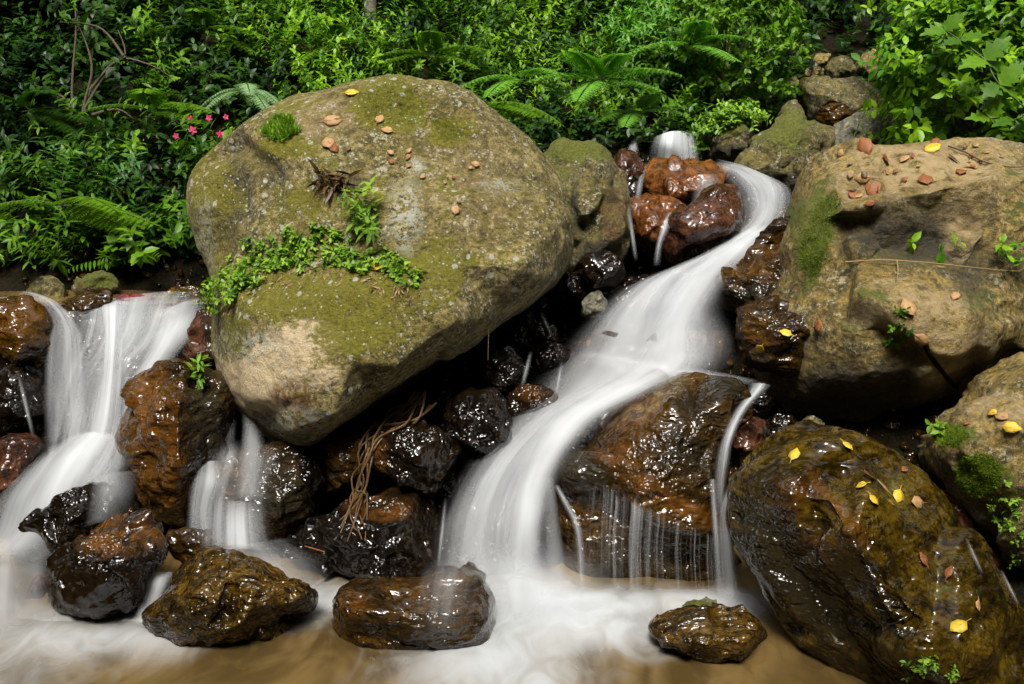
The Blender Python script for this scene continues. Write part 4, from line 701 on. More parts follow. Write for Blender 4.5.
for p in pts:
    d = p[1] * cp; px = 512 + p[0] / d * F; tone = perlin(np.array([[p[0] * .9, p[1] * .9, 5.0]]))[0]
    if p[1] > 10.5 and rg.random() < .45: continue
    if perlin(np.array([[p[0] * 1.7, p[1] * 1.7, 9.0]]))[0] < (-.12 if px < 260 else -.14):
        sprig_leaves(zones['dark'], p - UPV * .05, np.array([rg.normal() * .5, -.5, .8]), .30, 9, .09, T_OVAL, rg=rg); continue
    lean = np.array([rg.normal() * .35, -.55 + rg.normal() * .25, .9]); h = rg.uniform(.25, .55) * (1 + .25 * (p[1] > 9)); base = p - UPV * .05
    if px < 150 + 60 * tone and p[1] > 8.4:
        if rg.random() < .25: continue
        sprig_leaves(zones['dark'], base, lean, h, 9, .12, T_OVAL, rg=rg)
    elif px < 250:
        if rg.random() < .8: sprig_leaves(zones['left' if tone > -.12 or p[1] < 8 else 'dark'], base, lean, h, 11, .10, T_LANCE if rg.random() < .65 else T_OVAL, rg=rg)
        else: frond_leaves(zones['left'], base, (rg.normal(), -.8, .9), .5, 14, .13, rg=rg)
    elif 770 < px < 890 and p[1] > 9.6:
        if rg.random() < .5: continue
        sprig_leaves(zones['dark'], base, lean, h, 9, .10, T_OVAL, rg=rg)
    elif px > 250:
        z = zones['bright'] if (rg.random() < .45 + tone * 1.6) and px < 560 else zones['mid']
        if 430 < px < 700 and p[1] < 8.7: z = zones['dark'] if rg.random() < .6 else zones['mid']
        sprig_leaves(z, base, lean, h, 13, .066, T_OVAL if rg.random() < .6 else T_LANCE, rg=rg)
stuff('undergrowth', edge_lv, 'leaf', 'undergrowth on both banks beyond the boulders')
stuff('undergrowth', zones['left'], 'leaf', 'thick leafy herbs covering the left bank above the small pool')
stuff('undergrowth', zones['dark'], 'leaf_dark', 'foliage deep in the slope behind the falls, its shade put into dark leaf colour')
stuff('undergrowth', zones['mid'], 'leaf', 'mid green undergrowth covering the slope behind the boulders')
stuff('undergrowth', zones['bright'], 'leaf_bright', 'bright small leaved undergrowth above the huge boulder')

# leaf masses: upper slope forest, and an unseen ring added to block low sky
def forest(name, label, n, fpos, L, rg):
    lv = Leaves(); p = fpos(n); lv.add(T_BROAD, p, norm(rg.normal(size=(n, 3)) * [1, 1, .4] - [0, 0, .3]), norm(rg.normal(size=(n, 3)) * .6 + UPV), L, rg.uniform(0, 1, n)); stuff(name, lv, 'leaf_dark', label, 'forest')
def ring(n):  # unseen leaves, stacked high to keep horizon light off the wet rocks
    a = rg.uniform(R(-205), R(25), n); r = rg.uniform(9, 14, n) ; z = rg.uniform(-.35, 1, n) * 13
    return np.stack([r * np.cos(a), 3 + r * np.sin(a), np.abs(z) * 1.0], 1)
forest('forest', 'unseen leaf wall added behind the viewer to block low sky light', 60000, ring, .6, rg)
def backf(n): x = rg.uniform(-16, 16, n); y = rg.uniform(12.5, 18, n); return np.stack([x, y, terr(x, y) + rg.uniform(0, 1, n) ** 1.3 * 6], 1)
forest('forest', 'dense forest on the upper slope behind everything', 16000, backf, .38, rg)
def canopy(n): x = rg.uniform(-9, -2.2, n); y = rg.uniform(6.8, 13, n); return np.stack([x, y, terr(x, y) + 2.6 + rg.uniform(0, 1.5, n)], 1)

# ------------------------------------------------------------------ single plants
def spray(name, px, py, d, nst, h, nl, L, T, mat, label, cat='shrub', fan=.8, lean=(0, -.35, .9), sh=(0, 1), group=None, rad=.15, seed=1, whorl=2, stem_r=1):
    rg = np.random.default_rng(seed); b = P(px, py, d); b[2] = min(b[2], b[2]); lv = Leaves(); st = []
    for i in range(nst):
        o = rg.normal(size=3) * [rad, rad, .02]; dr = np.array(lean) + np.array([rg.normal() * fan, rg.normal() * fan * .6, abs(rg.normal()) * .2])
        sprig_leaves(lv, b + o, dr, h * rg.uniform(.6, 1.1), nl, L, T, rg=rg, sh=sh, stems=st, whorl=whorl)
    return plant(name, b, lv, st, mat, label, cat, group)
def mound(name, px, py, d, rx, ry, rz, n, h, nl, L, T, mat, label, seed=1, cat='shrub', whorl=2, sh=(0, 1)):
    """leafy shrub: sprigs that leave a branching frame through an uneven ellipsoid"""
    rg = np.random.default_rng(seed); b = P(px, py, d); lv = Leaves(); st = []; 
    u = norm(rg.normal(size=(n, 3)) * [1, 1, .8] + [0, -.25, .25]); r = rg.uniform(.45, 1, n) ** .6 * (1 + .22 * perlin(u * 2.3 + seed))
    c = b + UPV * rz * .75; pos = c + u * r[:, None] * [rx, ry, rz]
    for i in range(n):
        dr = u[i] * .8 + [0, -.25, .35]; sprig_leaves(lv, pos[i], dr, h * rg.uniform(.7, 1.2), nl, L, T, rg=rg, whorl=whorl, sh=sh, bend=.4)
        if i % 6 == 0: st.append(tube_arrays(smooth_path([b, b + (pos[i] - b) * .5 + UPV * .1, pos[i]], 8), .012, .003, 5))
    return plant(name, b, lv, st, mat, label, cat, stem_mat='bark')
mound('shrub', 985, 150, 7.35, .66, .5, .62, 400, .28, 8, .095, T_OVAL, 'leaf_bright', 'big broad leaved bush overhanging the large tan boulder at top right', seed=3)
mound('shrub', 1050, 60, 7.4, .6, .5, .6, 190, .28, 7, .12, T_BROAD, 'leaf_bright', 'broad leaved bush cut off by the top right corner', seed=4)
mound('shrub', 955, 30, 8.4, .5, .4, .5, 200, .26, 8, .09, T_OVAL, 'leaf_bright', 'tall bush rising behind the overhanging broad leaved bush', seed=5)
mound('shrub', 722, 108, 9.1, .62, .5, .62, 330, .20, 9, .07, T_OVAL, 'leaf', 'dense dome shaped bush above the grassy rock, right of the ferns', seed=6, sh=(.3, 1.1))
mound('shrub', 660, 100, 9.3, .5, .4, .5, 110, .22, 8, .09, T_LANCE, 'leaf_fern', 'pale green bush between the ferns and the dome shaped bush', seed=7)
mound('shrub', 610, 10, 9.9, .7, .4, .5, 110, .25, 8, .09, T_OVAL, 'leaf', 'bushy shrub at the top edge above the large fern', seed=8)
mound('shrub', 440, 40, 9.9, .7, .4, .4, 120, .22, 8, .07, T_OVAL, 'leaf_bright', 'fresh green shrub straight above the top of the huge boulder', seed=9, sh=(.2, 1))
mound('shrub', 270, 50, 9.6, .8, .4, .45, 120, .22, 8, .07, T_OVAL, 'leaf_bright', 'fresh green shrub right of the bare branches', seed=10, sh=(0, .8))
# lobed leaves of the vine at right
def lobed(pts, label, seed, L=.20, mat='leaf'):
    rg = np.random.default_rng(seed); lv = Leaves(); st = []; b = P(*pts[0])
    for x, y, d in pts:
        p = P(x, y, d); m = 3; dr = np.array([[math.cos(a), -.25, math.sin(a) * .6 - .15] for a in (-.4, 1.2, 3.3)]) + rg.normal(size=(m, 3)) * .15
        lv.add(T_LOBED, np.repeat(p[None], m, 0), dr, np.tile([0, -.6, .8], (m, 1)) + rg.normal(size=(m, 3)) * .1, L * rg.uniform(.7, 1.1, m), rg.uniform(.2, .9, m))
    st.append(tube_arrays(smooth_path([P(*q) for q in pts], 20), .006, .003, 5)); return plant('vine', b, lv, st, mat, label, 'vine')
lobed([(1040,120,6.5),(1000,85,6.45),(985,60,6.5),(960,40,6.6),(945,30,6.7)], 'vine with large lobed leaves hanging in front of the top right bush', 1)
lobed([(1040,100,6.5),(1015,120,6.45),(990,118,6.5),(1000,100,6.5)], 'vine with lobed leaves just above the tan boulder at the right edge', 2, .17)
# ferns
def fern(px, py, d, fr, label, mat='leaf_fern', bip=True, sh=.5, seed=1):
    rg = np.random.default_rng(seed); b = P(px, py, d); lv = Leaves(); st = []
    for dx, dz, L, dr in fr: frond_leaves(lv, b, (dx, -.45, dz), L, 16, L * .32, dr, rg, .85, bip=bip, stems=st)
    return plant('fern', b, lv, st, mat, label, 'fern')
fern(600, 80, 7.75, [(-.9,.35,.6,.35),(-.4,.7,.55,.4),(.9,.5,.65,.4),(.3,.9,.5,.5),(.6,.1,.5,.3),(-.2,.0,.45,.35),(1.2,.2,.6,.5)], 'large fern with spreading fronds above the rounded mossy rock', seed=1)
fern(520, 80, 7.8, [(-.9,.4,.5,.5),(.5,.6,.45,.6),(-.3,.1,.4,.5),(.9,.1,.4,.5)], 'fern left of the large one, above the right shoulder of the huge boulder', seed=2)
fern(482, 108, 7.4, [(-.6,.5,.4,.4),(1,.5,.6,.6),(.5,.2,.5,.4),(1,.1,.45,.4)], 'fern arching over the right edge of the huge boulder top', seed=3, mat='leaf')
fern(245, 92, 7.6, [(-.8,.5,.32,.8),(.2,.8,.3,.9),(.8,.5,.32,.8),(.4,.2,.3,.8),(-.4,.2,.3,.7)], 'pale fern like clump left of the huge boulder top', mat='leaf_pale', seed=4)
fern(150, 110, 7.9, [(-.9,.4,.5,.4),(1,.45,.6,.4),(.1,.8,.5,.6),(.8,.1,.5,.3)], 'dark fern beside the bare branches', mat='leaf', seed=5)
fern(60, 205, 7.35, [(1.4,.15,.75,.25),(-.9,.4,.5,.4),(.8,.5,.6,.5),(1.2,-.1,.6,.2)], 'long flat fern frond clump on the left bank', mat='leaf', seed=6)
fern(205, 30, 8.7, [(-1,.3,.6,.4),(1,.3,.6,.4),(0,.8,.5,.6),(.8,0,.5,.4)], 'broad fern above the bare branches', mat='leaf', seed=7)
fern(432, 55, 8.6, [(-1,.4,.5,.4),(.9,.5,.55,.4),(0,.9,.45,.5),(-.6,.1,.45,.3),(.6,.1,.45,.4)], 'fern straight above the top of the huge boulder', mat='leaf', seed=8)
fern(690, 45, 8.5, [(-1,.3,.55,.4),(.8,.5,.5,.4),(.1,.9,.45,.5),(.3,.0,.5,.3)], 'fern at the left flank of the dense dome shaped bush', seed=9)
fern(335, 45, 8.8, [(-.9,.4,.5,.4),(1,.4,.5,.4),(.1,.9,.4,.5),(-.3,0,.45,.4)], 'fern above the upper left slope of the huge boulder', mat='leaf', seed=10)
fern(30, 110, 8.0, [(1.2,.3,.6,.4),(-.5,.6,.5,.4),(.5,.8,.5,.5),(.9,0,.5,.4)], 'dark fern at the left edge below the bare branches', mat='leaf_dark', seed=11)
fern(640, 112, 7.9, [(-.9,.3,.4,.5),(.8,.4,.4,.5),(.2,.8,.35,.5),(-.2,.1,.35,.5)], 'small fern just above the uppermost small fall', seed=12)
# upright herbs
spray('leafy_plant', 45, 200, 7.5, 5, .5, 11, .12, T_LANCE, 'leaf_pale', 'upright pale leaved herb on the left bank', 'plant', .25, (0, -.1, 1), seed=1, sh=(-.5, 0))
spray('leafy_plant', 118, 190, 7.6, 4, .42, 11, .10, T_LANCE, 'leaf_pale', 'upright pale herb below the bare branches', 'plant', .3, (.1, -.1, 1), seed=2, sh=(-.6, 0))
spray('leafy_plant', 20, 265, 7.35, 7, .35, 8, .12, T_LANCE, 'leaf', 'leafy clump at the left edge over the small mossy rock', 'plant', .5, seed=3, sh=(.5, 1))
spray('leafy_plant', 150, 262, 7.35, 8, .36, 8, .11, T_OVAL, 'leaf', 'bright leafy clump leaning over the upper left pool', 'plant', .5, seed=4, sh=(.5, 1.1))
spray('leafy_plant', 85, 250, 7.4, 8, .36, 8, .11, T_LANCE, 'leaf', 'leafy clump between the two mossy humps', 'plant', .5, seed=5, sh=(.4, 1))
spray('leafy_plant', 178, 240, 7.3, 7, .32, 8, .11, T_OVAL, 'leaf', 'leafy clump close to the left side of the huge boulder', 'plant', .5, seed=6, sh=(.4, 1))
spray('leafy_plant', 500, 132, 7.2, 6, .22, 7, .06, T_OVAL, 'leaf', 'small plants rooted behind the right shoulder of the huge boulder', 'plant', .7, seed=7)
# flowering plant
b = P(205, 160, 7.0); lv = Leaves(); st = []; rgf = np.random.default_rng(5)
for i in range(11): sprig_leaves(lv, b + rgf.normal(size=3) * .06, (rgf.normal() * .8, -.2, .8), rgf.uniform(.2, .36), 7, .085, T_OVAL, rg=rgf, stems=st)
fl = plant('flowering_plant', b, lv, st, 'leaf', 'plant with pink flowers left of the top of the huge boulder', 'plant')
for (x, y) in ((193,130),(226,117),(176,136),(220,134),(209,118),(190,118)):
    lp = Leaves(); p = P(x, y, 6.85); k = 5; a = np.arange(k) * 2 * math.pi / k + rgf.uniform(0, 6); s_ = rgf.uniform(.02, .036)
    lp.add(T_BROAD, np.repeat(p[None], k, 0), np.stack([np.cos(a), -.35 + 0 * a, np.sin(a)], 1), np.tile([rgf.normal() * .5, -1, .3 + rgf.normal() * .5], (k, 1)), s_, rgf.uniform(0, 1, k)); V, f, a_ = lp.arrays(); mesh_obj('flower', V, f, M['pink'], parent=fl, attrs={'shade': a_})
# bare branched shrub at left
b = P(78, 150, 8.0); st = []
for ptsb in ([(78,150),(84,105),(92,70),(85,40),(75,20)], [(84,110),(105,75),(125,55),(118,30)], [(90,90),(118,60),(150,65),(175,80)], [(76,150),(72,90),(76,30),(74,-10)], [(125,58),(100,28),(60,22)], [(80,130),(60,95),(20,100)], [(92,115),(120,110),(145,130)]):
    rr = [P(x, y, 8.0 + (i * .03)) for i, (x, y) in enumerate(ptsb)]; st.append(tube_arrays(smooth_path(rr, 14), .014, .004, 6))
V, f = merge(st); o = empty('bare_shrub', b); tag(o, 'dead brown branches forking upward in the dark at upper left', 'branches'); mesh_obj('branch', V, f, M['bark'], parent=o)
lvb = Leaves(); rb = np.random.default_rng(8)
for x, y in ((75,20),(118,30),(175,80),(20,100),(60,22)): sprig_leaves(lvb, P(x, y, 8.05), (rb.normal(), -.2, .3), .3, 7, .09, T_LANCE, rg=rb)
V, f, a = lvb.arrays(); mesh_obj('foliage', V, f, M['leaf'], parent=o, attrs={'shade': a})
# tree with grey trunk at the top
def tree(px, py, d, r, H, label, seed):
    rg = np.random.default_rng(seed); b = P(px, py, d); b[2] = terr(b[:1], b[1:2])[0] - .1; e = empty('tree', b); tag(e, label, 'tree')
    tr = [b + np.array([rg.normal() * .06 * i, rg.normal() * .05 * i, H * i / 6]) for i in range(7)]; tb = [tube_arrays(smooth_path(tr, 30), r, r * .45, 12)]; lv = Leaves()
    for i in range(16):
        s_ = tr[3 + i % 4]; a = rg.uniform(0, 6.28); en = s_ + np.array([math.cos(a) * 1.4, math.sin(a) * 1.4, rg.uniform(.3, 1.1)]); pth = smooth_path([s_, (s_ + en) / 2 + UPV * .15, en], 8); tb.append(tube_arrays(pth, r * .3, .01, 6))
        for q in range(10): sprig_leaves(lv, pth[rg.integers(3, 8)] + rg.normal(size=3) * .15, rg.normal(size=3) + [0, 0, .2], .4, 8, .13, T_OVAL, rg=rg)
    V, f = merge(tb); mesh_obj('trunk', V, f, M['bark_grey'], parent=e); V, f, a = lv.arrays(); mesh_obj('crown', V, f, M['leaf'], parent=e, attrs={'shade': a})
tree(371, 30, 9.3, .06, 4.2, 'slender grey tree trunk at the top edge above the huge boulder', 1)
tree(-60, 60, 10.0, .12, 5.0, 'tree leaning over the dark upper left corner', 2)
tree(105, -40, 11.2, .10, 4.6, 'tree high on the slope above the bare branches', 3)
tree(812, 10, 12.2, .10, 4.6, 'tree shading the top of the upper gully', 4)

# ------------------------------------------------------------------ green on the rocks
def on_rock(poly, n, only=None, seed=1):
    r_ = random.Random(seed); xs = [p[0] for p in poly]; ys = [p[1] for p in poly]; out = []
    for _ in range(n * 6):
        x, y = r_.uniform(min(xs), max(xs)), r_.uniform(min(ys), max(ys))
        if inpoly(x, y, poly):
            h_ = hit(x, y, only)
            if h_: out.append(h_)
        if len(out) >= n: break
    return out
def herbs(poly, n, L, T, mat, label, seed, only=None, h=.10, nl=5, name='herbs', cat='herbs', out_=.6, sh=(0, 1), kind='stuff'):
    rg = np.random.default_rng(seed); lv = Leaves()
    for p, nn, _, _ in on_rock(poly, n, only, seed): sprig_leaves(lv, p - nn * .01, nn * out_ + UPV * .6 + rg.normal(size=3) * .35, h * rg.uniform(.5, 1.2), nl, L, T, rg=rg, sh=sh)
    if lv.n: V, f, a = lv.arrays(); o = mesh_obj(name, V, f, M[mat], attrs={'shade': a}); tag(o, label, cat, kind=kind); return o
def tufts(poly, n, L, mat, label, seed, only=None, name='moss', cat='moss', T=T_NARROW, out_=1.0, up=.4, jit=.5, sink=.003):
    rg = np.random.default_rng(seed); hs_ = on_rock(poly, n, only, seed)
    if not hs_: return
    p = np.array([h_[0] for h_ in hs_]); nn = np.array([h_[1] for h_ in hs_]); k = 4; p = np.repeat(p, k, 0) + rg.normal(size=(len(p) * k, 3)) * .006; nn = np.repeat(nn, k, 0); lv = Leaves()
    lv.add(T, p - nn * sink, nn * out_ + UPV * up + rg.normal(size=p.shape) * jit, norm(rg.normal(size=p.shape)) + UPV * .3, L * rg.uniform(.5, 1.3, len(p)), rg.uniform(0, 1, len(p)))
    V, f, a = lv.arrays(); o = mesh_obj(name, V, f, M[mat], attrs={'shade': a}); tag(o, label, cat, kind='stuff'); return o
LEDGE = [(225,268),(245,245),(270,235),(300,230),(330,232),(355,240),(380,250),(405,262),(425,280),(422,290),(400,285),(375,275),(340,272),(300,275),(265,272),(240,275)]
herbs(LEDGE, 150, .036, T_OVAL, 'grass', 'small bright green weeds growing along the ledge of the huge boulder', 1, big, h=.06)
herbs([(208,300),(215,280),(245,270),(262,285),(235,300),(218,320)], 70, .036, T_OVAL, 'grass', 'small green weeds trailing down the left side of the huge boulder', 2, big, h=.10)
tufts([(215,300),(240,262),(300,262),(400,272),(430,300),(400,300),(330,285),(260,290),(225,320)], 190, .045, 'straw', 'dry straw and roots hanging below the ledge weeds', 3, big, name='dry_grass', cat='dry grass', out_=.4, up=-.8, jit=.35)
tufts([(262,135),(275,118),(292,120),(298,135),(280,142)], 260, .05, 'grass', 'bright grass tuft on the upper left edge of the huge boulder', 4, big, name='grass', cat='grass', up=.8)
tufts([(355,95),(400,80),(430,100),(420,125),(370,125)], 1500, .011, 'moss', 'green moss on the top of the huge boulder', 5, big)
tufts([(430,120),(455,122),(468,135),(445,142)], 400, .011, 'moss', 'small moss patch right of the top moss on the huge boulder', 6, big)
herbs([(688,128),(700,112),(745,106),(768,114),(772,128),(740,126),(712,136)], 120, .05, T_OVAL, 'grass', 'bright green grass and weeds topping the low mossy rock by the uppermost fall', 7, h=.12)
herbs([(688,130),(700,138),(712,150),(704,158),(694,150)], 14, .07, T_OVAL, 'grass', 'leaves hanging down beside the uppermost fall', 17, h=.12)
tufts([(798,260),(806,230),(818,205),(835,190),(842,200),(832,230),(830,262),(812,282)], 1600, .014, 'moss', 'bright moss strip down the left side of the large tan boulder', 8, right)
tufts([(932,438),(942,427),(960,426),(970,436),(958,446),(940,446)], 900, .013, 'moss', 'round moss cushion at the left end of the corner boulder', 9, corner)
tufts([(956,470),(966,456),(990,454),(1004,468),(998,488),(975,498),(960,488)], 1800, .014, 'moss', 'large moss cushion on the face of the corner boulder', 10, corner)
herbs([(1005,480),(1020,490),(1020,560),(1000,540),(996,510)], 30, .025, T_OVAL, 'grass', 'tiny green sprouts on the corner boulder right of the moss cushion', 11, corner, h=.05)
herbs([(895,312),(910,310),(915,345),(900,352),(888,345)], 20, .03, T_OVAL, 'leaf', 'tiny weeds in the middle of the large tan boulder', 12, right, h=.06)
herbs([(905,655),(935,655),(960,680),(930,684),(910,675)], 22, .022, T_OVAL, 'grass', 'tiny sprouts at the foot of the slanting boulder', 13, slant, h=.04)
herbs([(355,215),(372,208),(384,225),(374,238),(360,236)], 8, .09, T_LANCE, 'grass', 'taller bright sprig standing out of the ledge weeds', 14, big, h=.22, nl=7, name='leafy_plant', cat='plant', kind=None)
herbs([(186,372),(198,368),(206,380),(196,386)], 4, .08, T_LANCE, 'grass', 'single green sprig on top of the tall squarish rock', 15, h=.12, nl=5, name='leafy_plant', cat='plant', kind=None)
tufts([(318,172),(340,168),(352,178),(345,190),(322,188)], 60, .10, 'root', 'dried brown fern tuft hanging on the face of the huge boulder', 16, big, name='dead_fern', cat='dead fern', out_=.4, up=-.7, jit=.5)
herbs([(895,425),(940,420),(960,430),(900,440)], 10, .05, T_OVAL, 'grass', 'green sprigs hanging in the dark gap under the large tan boulder', 18, h=.08)

# fallen leaves
RF = np.random.default_rng(77)
def fallen(x, y, L, mat, label, only=None, ang=None, group=None):
    h_ = hit(x, y, only)
    if not h_: return
    L *= .93; p, nn, _, _ = h_; a = RF.uniform(0, 6.28) if ang is None else R(ang); e1 = norm(np.cross(nn, [.2, .1, 1.0])); e2 = np.cross(nn, e1); dr = e1 * math.cos(a) + e2 * math.sin(a)
    T = template(RF.uniform(.30, .40), RF.uniform(-.1, .25), RF.uniform(-.1, .15)); TVv, TF = T; lv = Leaves(); lv.add((TVv, TF), (p + nn * .014 - dr * L / 2)[None], dr[None], nn[None], L, .5)
    V, f, a_ = lv.arrays(); stv, sf = tube_arrays([p + nn * .014 - dr * L * .75, p + nn * .016 - dr * L / 2, p + nn * .016], .0018, .001, 4); V, f = merge([(V, f), (stv, sf)])
    o = mesh_obj('fallen_leaf', V, f, M[mat]); tag(o, label, 'leaf', group); so_ = o.modifiers.new('thickness', 'SOLIDIFY'); so_.thickness = .0015
G1 = 'fallen leaves on the slanting boulder'
for x, y, L, m, lb in ((795,456,.085,'fall_yellow','yellow leaf alone near the upper left end of the slanting boulder'),(846,448,.07,'fall_yellow','small yellow leaf at the very top of the slanting boulder'),(868,478,.10,'fall_orange','tan leaf leftmost in the cluster on the slanting boulder'),
    (862,487,.06,'fall_yellow','small pale yellow leaf under the leftmost tan one of the cluster'),(880,488,.085,'fall_tan','light tan leaf in the middle of the cluster on the slanting boulder'),(872,501,.06,'fall_yellow','small bright yellow leaf lowest in the cluster on the slanting boulder'),
    (897,497,.085,'fall_yellow','mottled yellow leaf right of the middle of the cluster on the slanting boulder'),(915,503,.10,'fall_tan','big tan leaf rightmost in the cluster on the slanting boulder'),(921,560,.07,'fall_orange','orange leaf halfway down the slanting boulder'),
    (950,573,.07,'fall_orange','narrow orange leaf right of the one halfway down'),(976,606,.055,'fall_tan','small tan leaf on the lower right of the slanting boulder'),(958,628,.095,'fall_yellow','bright yellow leaf lowest on the slanting boulder'),(903,471,.05,'fall_orange','tiny brown leaf above the cluster on the slanting boulder')):
    fallen(x, y, L, m, lb, slant, group=G1)
G2 = 'fallen leaves on the large tan boulder'
for x, y, L, m, lb in ((824,152,.13,'fall_tan','pale tan leaf at the upper left corner of the tan boulder'),(842,154,.08,'fall_tan','small pale leaf next to the corner leaf of the tan boulder'),(932,149,.13,'fall_yellow','bright yellow leaf on the flat top of the tan boulder'),(866,147,.16,'fall_orange','rust brown leaf beside the grey slab'),
    (862,178,.10,'fall_tan','yellowish leaf lying on the front of the boulder top'),(875,191,.16,'fall_orange','long rusty leaf on the front rim of the boulder top'),(961,173,.11,'fall_orange','brown curled leaf at the right of the boulder top'),(951,159,.08,'bark','dark dead leaf behind the brown curled one'),
    (853,196,.10,'fall_orange','reddish leaf left of the long rusty leaf'),(885,160,.12,'fall_orange','brown leaf in the middle of the boulder top'),(925,182,.12,'fall_orange','flat brown leaf between the rusty and the curled leaf'),(935,142,.10,'fall_orange','orange leaf at the back under the bush'),
    (908,308,.13,'fall_tan','large pinkish tan leaf on the middle ledge of the tan boulder'),(955,297,.08,'fall_tan','small whitish leaf right of the pinkish one'),(921,339,.12,'fall_tan','curled tan leaf at the head of the dark crack'),(820,326,.09,'fall_orange','orange leaf on the lower left step of the tan boulder'),
    (905,160,.09,'fall_tan','faded leaf near the centre of the boulder top'),(870,204,.07,'fall_orange','small red leaf under the long rusty leaf'),(864,4,.09,'fall_tan','')):
    if lb: fallen(x, y, L, m, lb, right, group=G2)
fallen(761, 347, .10, 'fall_yellow', 'yellow leaf on the small stepped ledge, left one'); fallen(785, 334, .085, 'fall_yellow', 'yellow leaf on the small stepped ledge, right one')
for x, y, L, m, lb in ((993,414,.08,'fall_yellow','yellow leaf on the left of the corner boulder top'),(1012,428,.10,'fall_yellow','yellow leaf on the front of the corner boulder top'),(1002,418,.09,'fall_tan','tan leaf between two yellow ones on the corner boulder'),(985,395,.06,'fall_orange','small orange leaf at the back of the corner boulder'),(967,425,.05,'fall_orange','small red leaf beside the round moss cushion')):
    fallen(x, y, L, m, lb, corner, group='fallen leaves on the corner boulder')
for x, y, L, m, lb in ((328,143,.12,'fall_tan','tan leaf on the upper left face of the huge boulder'),(334,149,.08,'fall_orange','smaller brown leaf under the tan one on the huge boulder'),(352,94,.10,'fall_yellow','yellowish leaf near the top of the huge boulder'),(387,131,.09,'fall_tan','pale leaf below the top moss'),(380,120,.08,'fall_tan','faded leaf left of the top moss'),
    (333,121,.13,'fall_tan','long pale leaf below the yellowish one'),(378,266,.10,'fall_yellow','bright yellow leaf among the ledge weeds'),(280,130,.12,'fall_orange','curled brown leaf beside the grass tuft'),(455,211,.07,'fall_tan','single pale leaf on the middle of the huge boulder'),(390,262,.07,'fall_orange','small orange leaf right of the bright yellow one')):
    fallen(x, y, L, m, lb, big, group='fallen leaves on the huge boulder')

# twigs, roots, vine
def twig(paths, r, mat, name, label, cat, n=24, leaves=None):
    st = [tube_arrays(smooth_path([P(*q) for q in p], n), r, r * .5, 6) for p in paths]; V, f = merge(st); o = mesh_obj(name, V, f, M[mat]); tag(o, label, cat); return o
def on(pts, only=None, lift=.02):
    out = []
    for x, y in pts:
        h_ = hit(x, y, only); dflt = 6.0
        if h_: out.append((x, y, float((h_[0] - CAM) @ FW) - lift))
        else: out.append((x, y, out[-1][2] if out else dflt))
    return out
rr_ = random.Random(4); paths = []
for i in range(12):
    j = lambda a: rr_.uniform(-a, a)
    q = on([(426 + j(12), 398 + j(8)), (404 + j(14), 416 + j(8)), (380 + j(12), 432 + j(8)), (366 + j(8), 455 + j(10)), (360 + j(8), 480 + j(10)), (358 + j(10), 505 + j(10)), (350 + j(16), 530 + j(12))], None, .02 + rr_.uniform(0, .03))
    paths.append([(x, y, min(d, 5.75)) for x, y, d in q])
twig(paths, .008, 'root', 'root', 'tangled tan roots clinging to the black rocks under the huge boulder', 'roots')
twig([on([(845,262),(880,260),(920,262),(960,266),(1000,270),(1035,272)], right, .06), on([(897,260),(898,270),(897,280)], right, .06)], .004, 'straw', 'vine', 'thin straw coloured vine stem crossing the face of the large tan boulder', 'vine')
twig([on([(948,146),(965,152),(985,162),(1010,167),(1030,166)], right, .03)], .006, 'bark', 'twig', 'dark fallen twig on the flat top of the tan boulder', 'twig')
twig([on([(925,344),(932,358),(945,375),(956,388),(960,395)], right, .004)], .016, 'soil', 'twig', 'dark crack down the right part of the tan boulder, added as a black tube', 'twig')  # stands in for the dark line of a rock crack, an added tube
twig([[(490,285,5.7),(489,310,5.7),(488,360,5.72)]], .002, 'straw', 'root', 'single hair root hanging from the underside of the huge boulder', 'root')
twig([on([(955,388),(960,402),(963,420)], None, .08)], .003, 'straw', 'twig', 'pale straw hanging below the dark crack', 'twig')
twig([on([(305,546),(315,549),(325,552)], None, .01)], .005, 'fall_orange', 'twig', 'small orange twig lying on the black rocks near the pool', 'twig')
lvx = Leaves(); rx = np.random.default_rng(3)
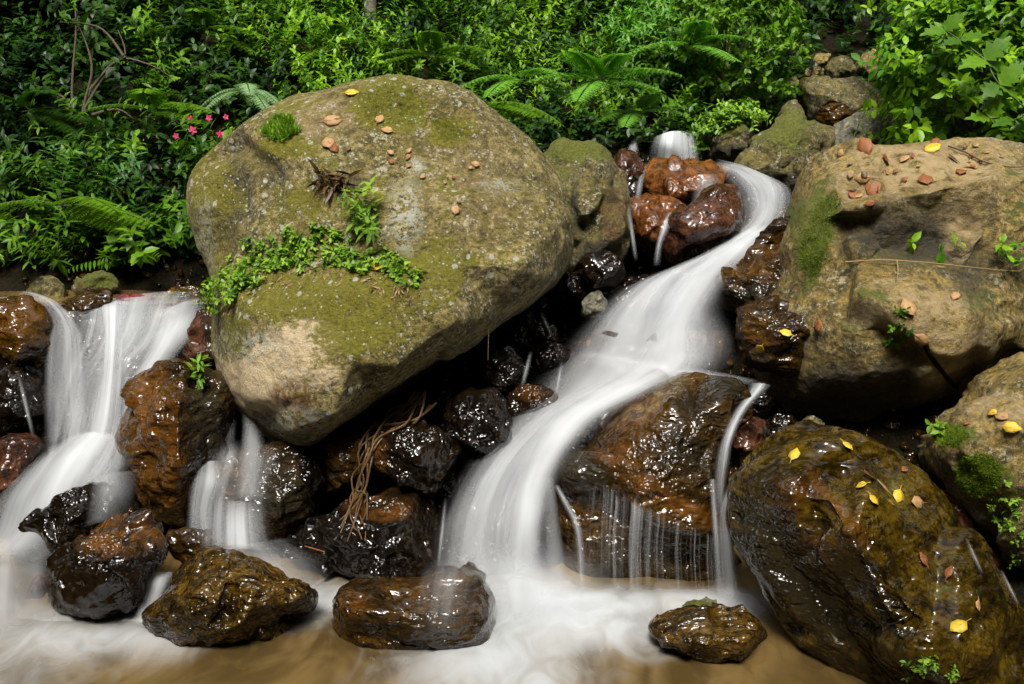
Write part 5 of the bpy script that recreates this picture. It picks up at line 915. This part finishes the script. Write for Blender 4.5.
for x, y in ((903,248),(940,262),(950,258),(1000,250),(1010,262),(995,262),(1012,244)):
    h_ = hit(x, y, right)
    if h_: sprig_leaves(lvx, h_[0] + h_[1] * .05, (rx.normal(), -.5, .5), .06, 3, .07, T_OVAL, rg=rx)
V, f, a = lvx.arrays(); o = mesh_obj('creeper', V, f, M['leaf_bright'], attrs={'shade': a}); tag(o, 'few green leaves of a creeper on the recessed face of the tan boulder', 'creeper')

RL = random.Random(9); nl = 0
for poly, only, m, lb, g in (([(835,165),(880,150),(1000,145),(1015,165),(940,182),(880,195),(845,205)], right, 26, 'small faded brown leaf in the litter on top of the large tan boulder', 'small leaf litter on the tan boulder'), ([(300,110),(360,90),(420,90),(470,130),(500,220),(420,200),(330,140)], big, 14, 'small faded brown leaf scattered on the upper face of the huge boulder', 'small leaf litter on the huge boulder')):
    nl = 0
    while nl < m:
        x = RL.uniform(min(p[0] for p in poly), max(p[0] for p in poly)); y = RL.uniform(min(p[1] for p in poly), max(p[1] for p in poly))
        if not inpoly(x, y, poly): continue
        fallen(x, y, RL.uniform(.03, .065), RL.choice(['fall_tan', 'fall_orange', 'fall_orange', 'straw', 'root']), lb, only, group=g); nl += 1
rgp = np.random.default_rng(12); n = 5200; x = rgp.uniform(-3.6, 3.2, n); y = rgp.uniform(4.9, 8.6, n); z = terr(x, y); r = rgp.uniform(.012, .05, n)
import bmesh
bm = bmesh.new(); bmesh.ops.create_icosphere(bm, subdivisions=1, radius=1); iv = np.array([v.co[:] for v in bm.verts]); ifc = np.array([[v.index for v in f.verts] for f in bm.faces]); bm.free()
V = iv[None] * rgp.uniform(.6, 1.15, (n, len(iv), 1)) * r[:, None, None] * rgp.uniform(.6, 1.2, (n, 1, 3)) + np.stack([x, y, z + r * .3], 1)[:, None]
o = mesh_obj('gravel', V.reshape(-1, 3), (ifc[None] + (np.arange(n) * len(iv))[:, None, None]).reshape(-1, 3), M['wetbrown']); tag(o, 'wet gravel and pebbles filling the gaps between the rocks of the stream bed', 'gravel', kind='stuff')
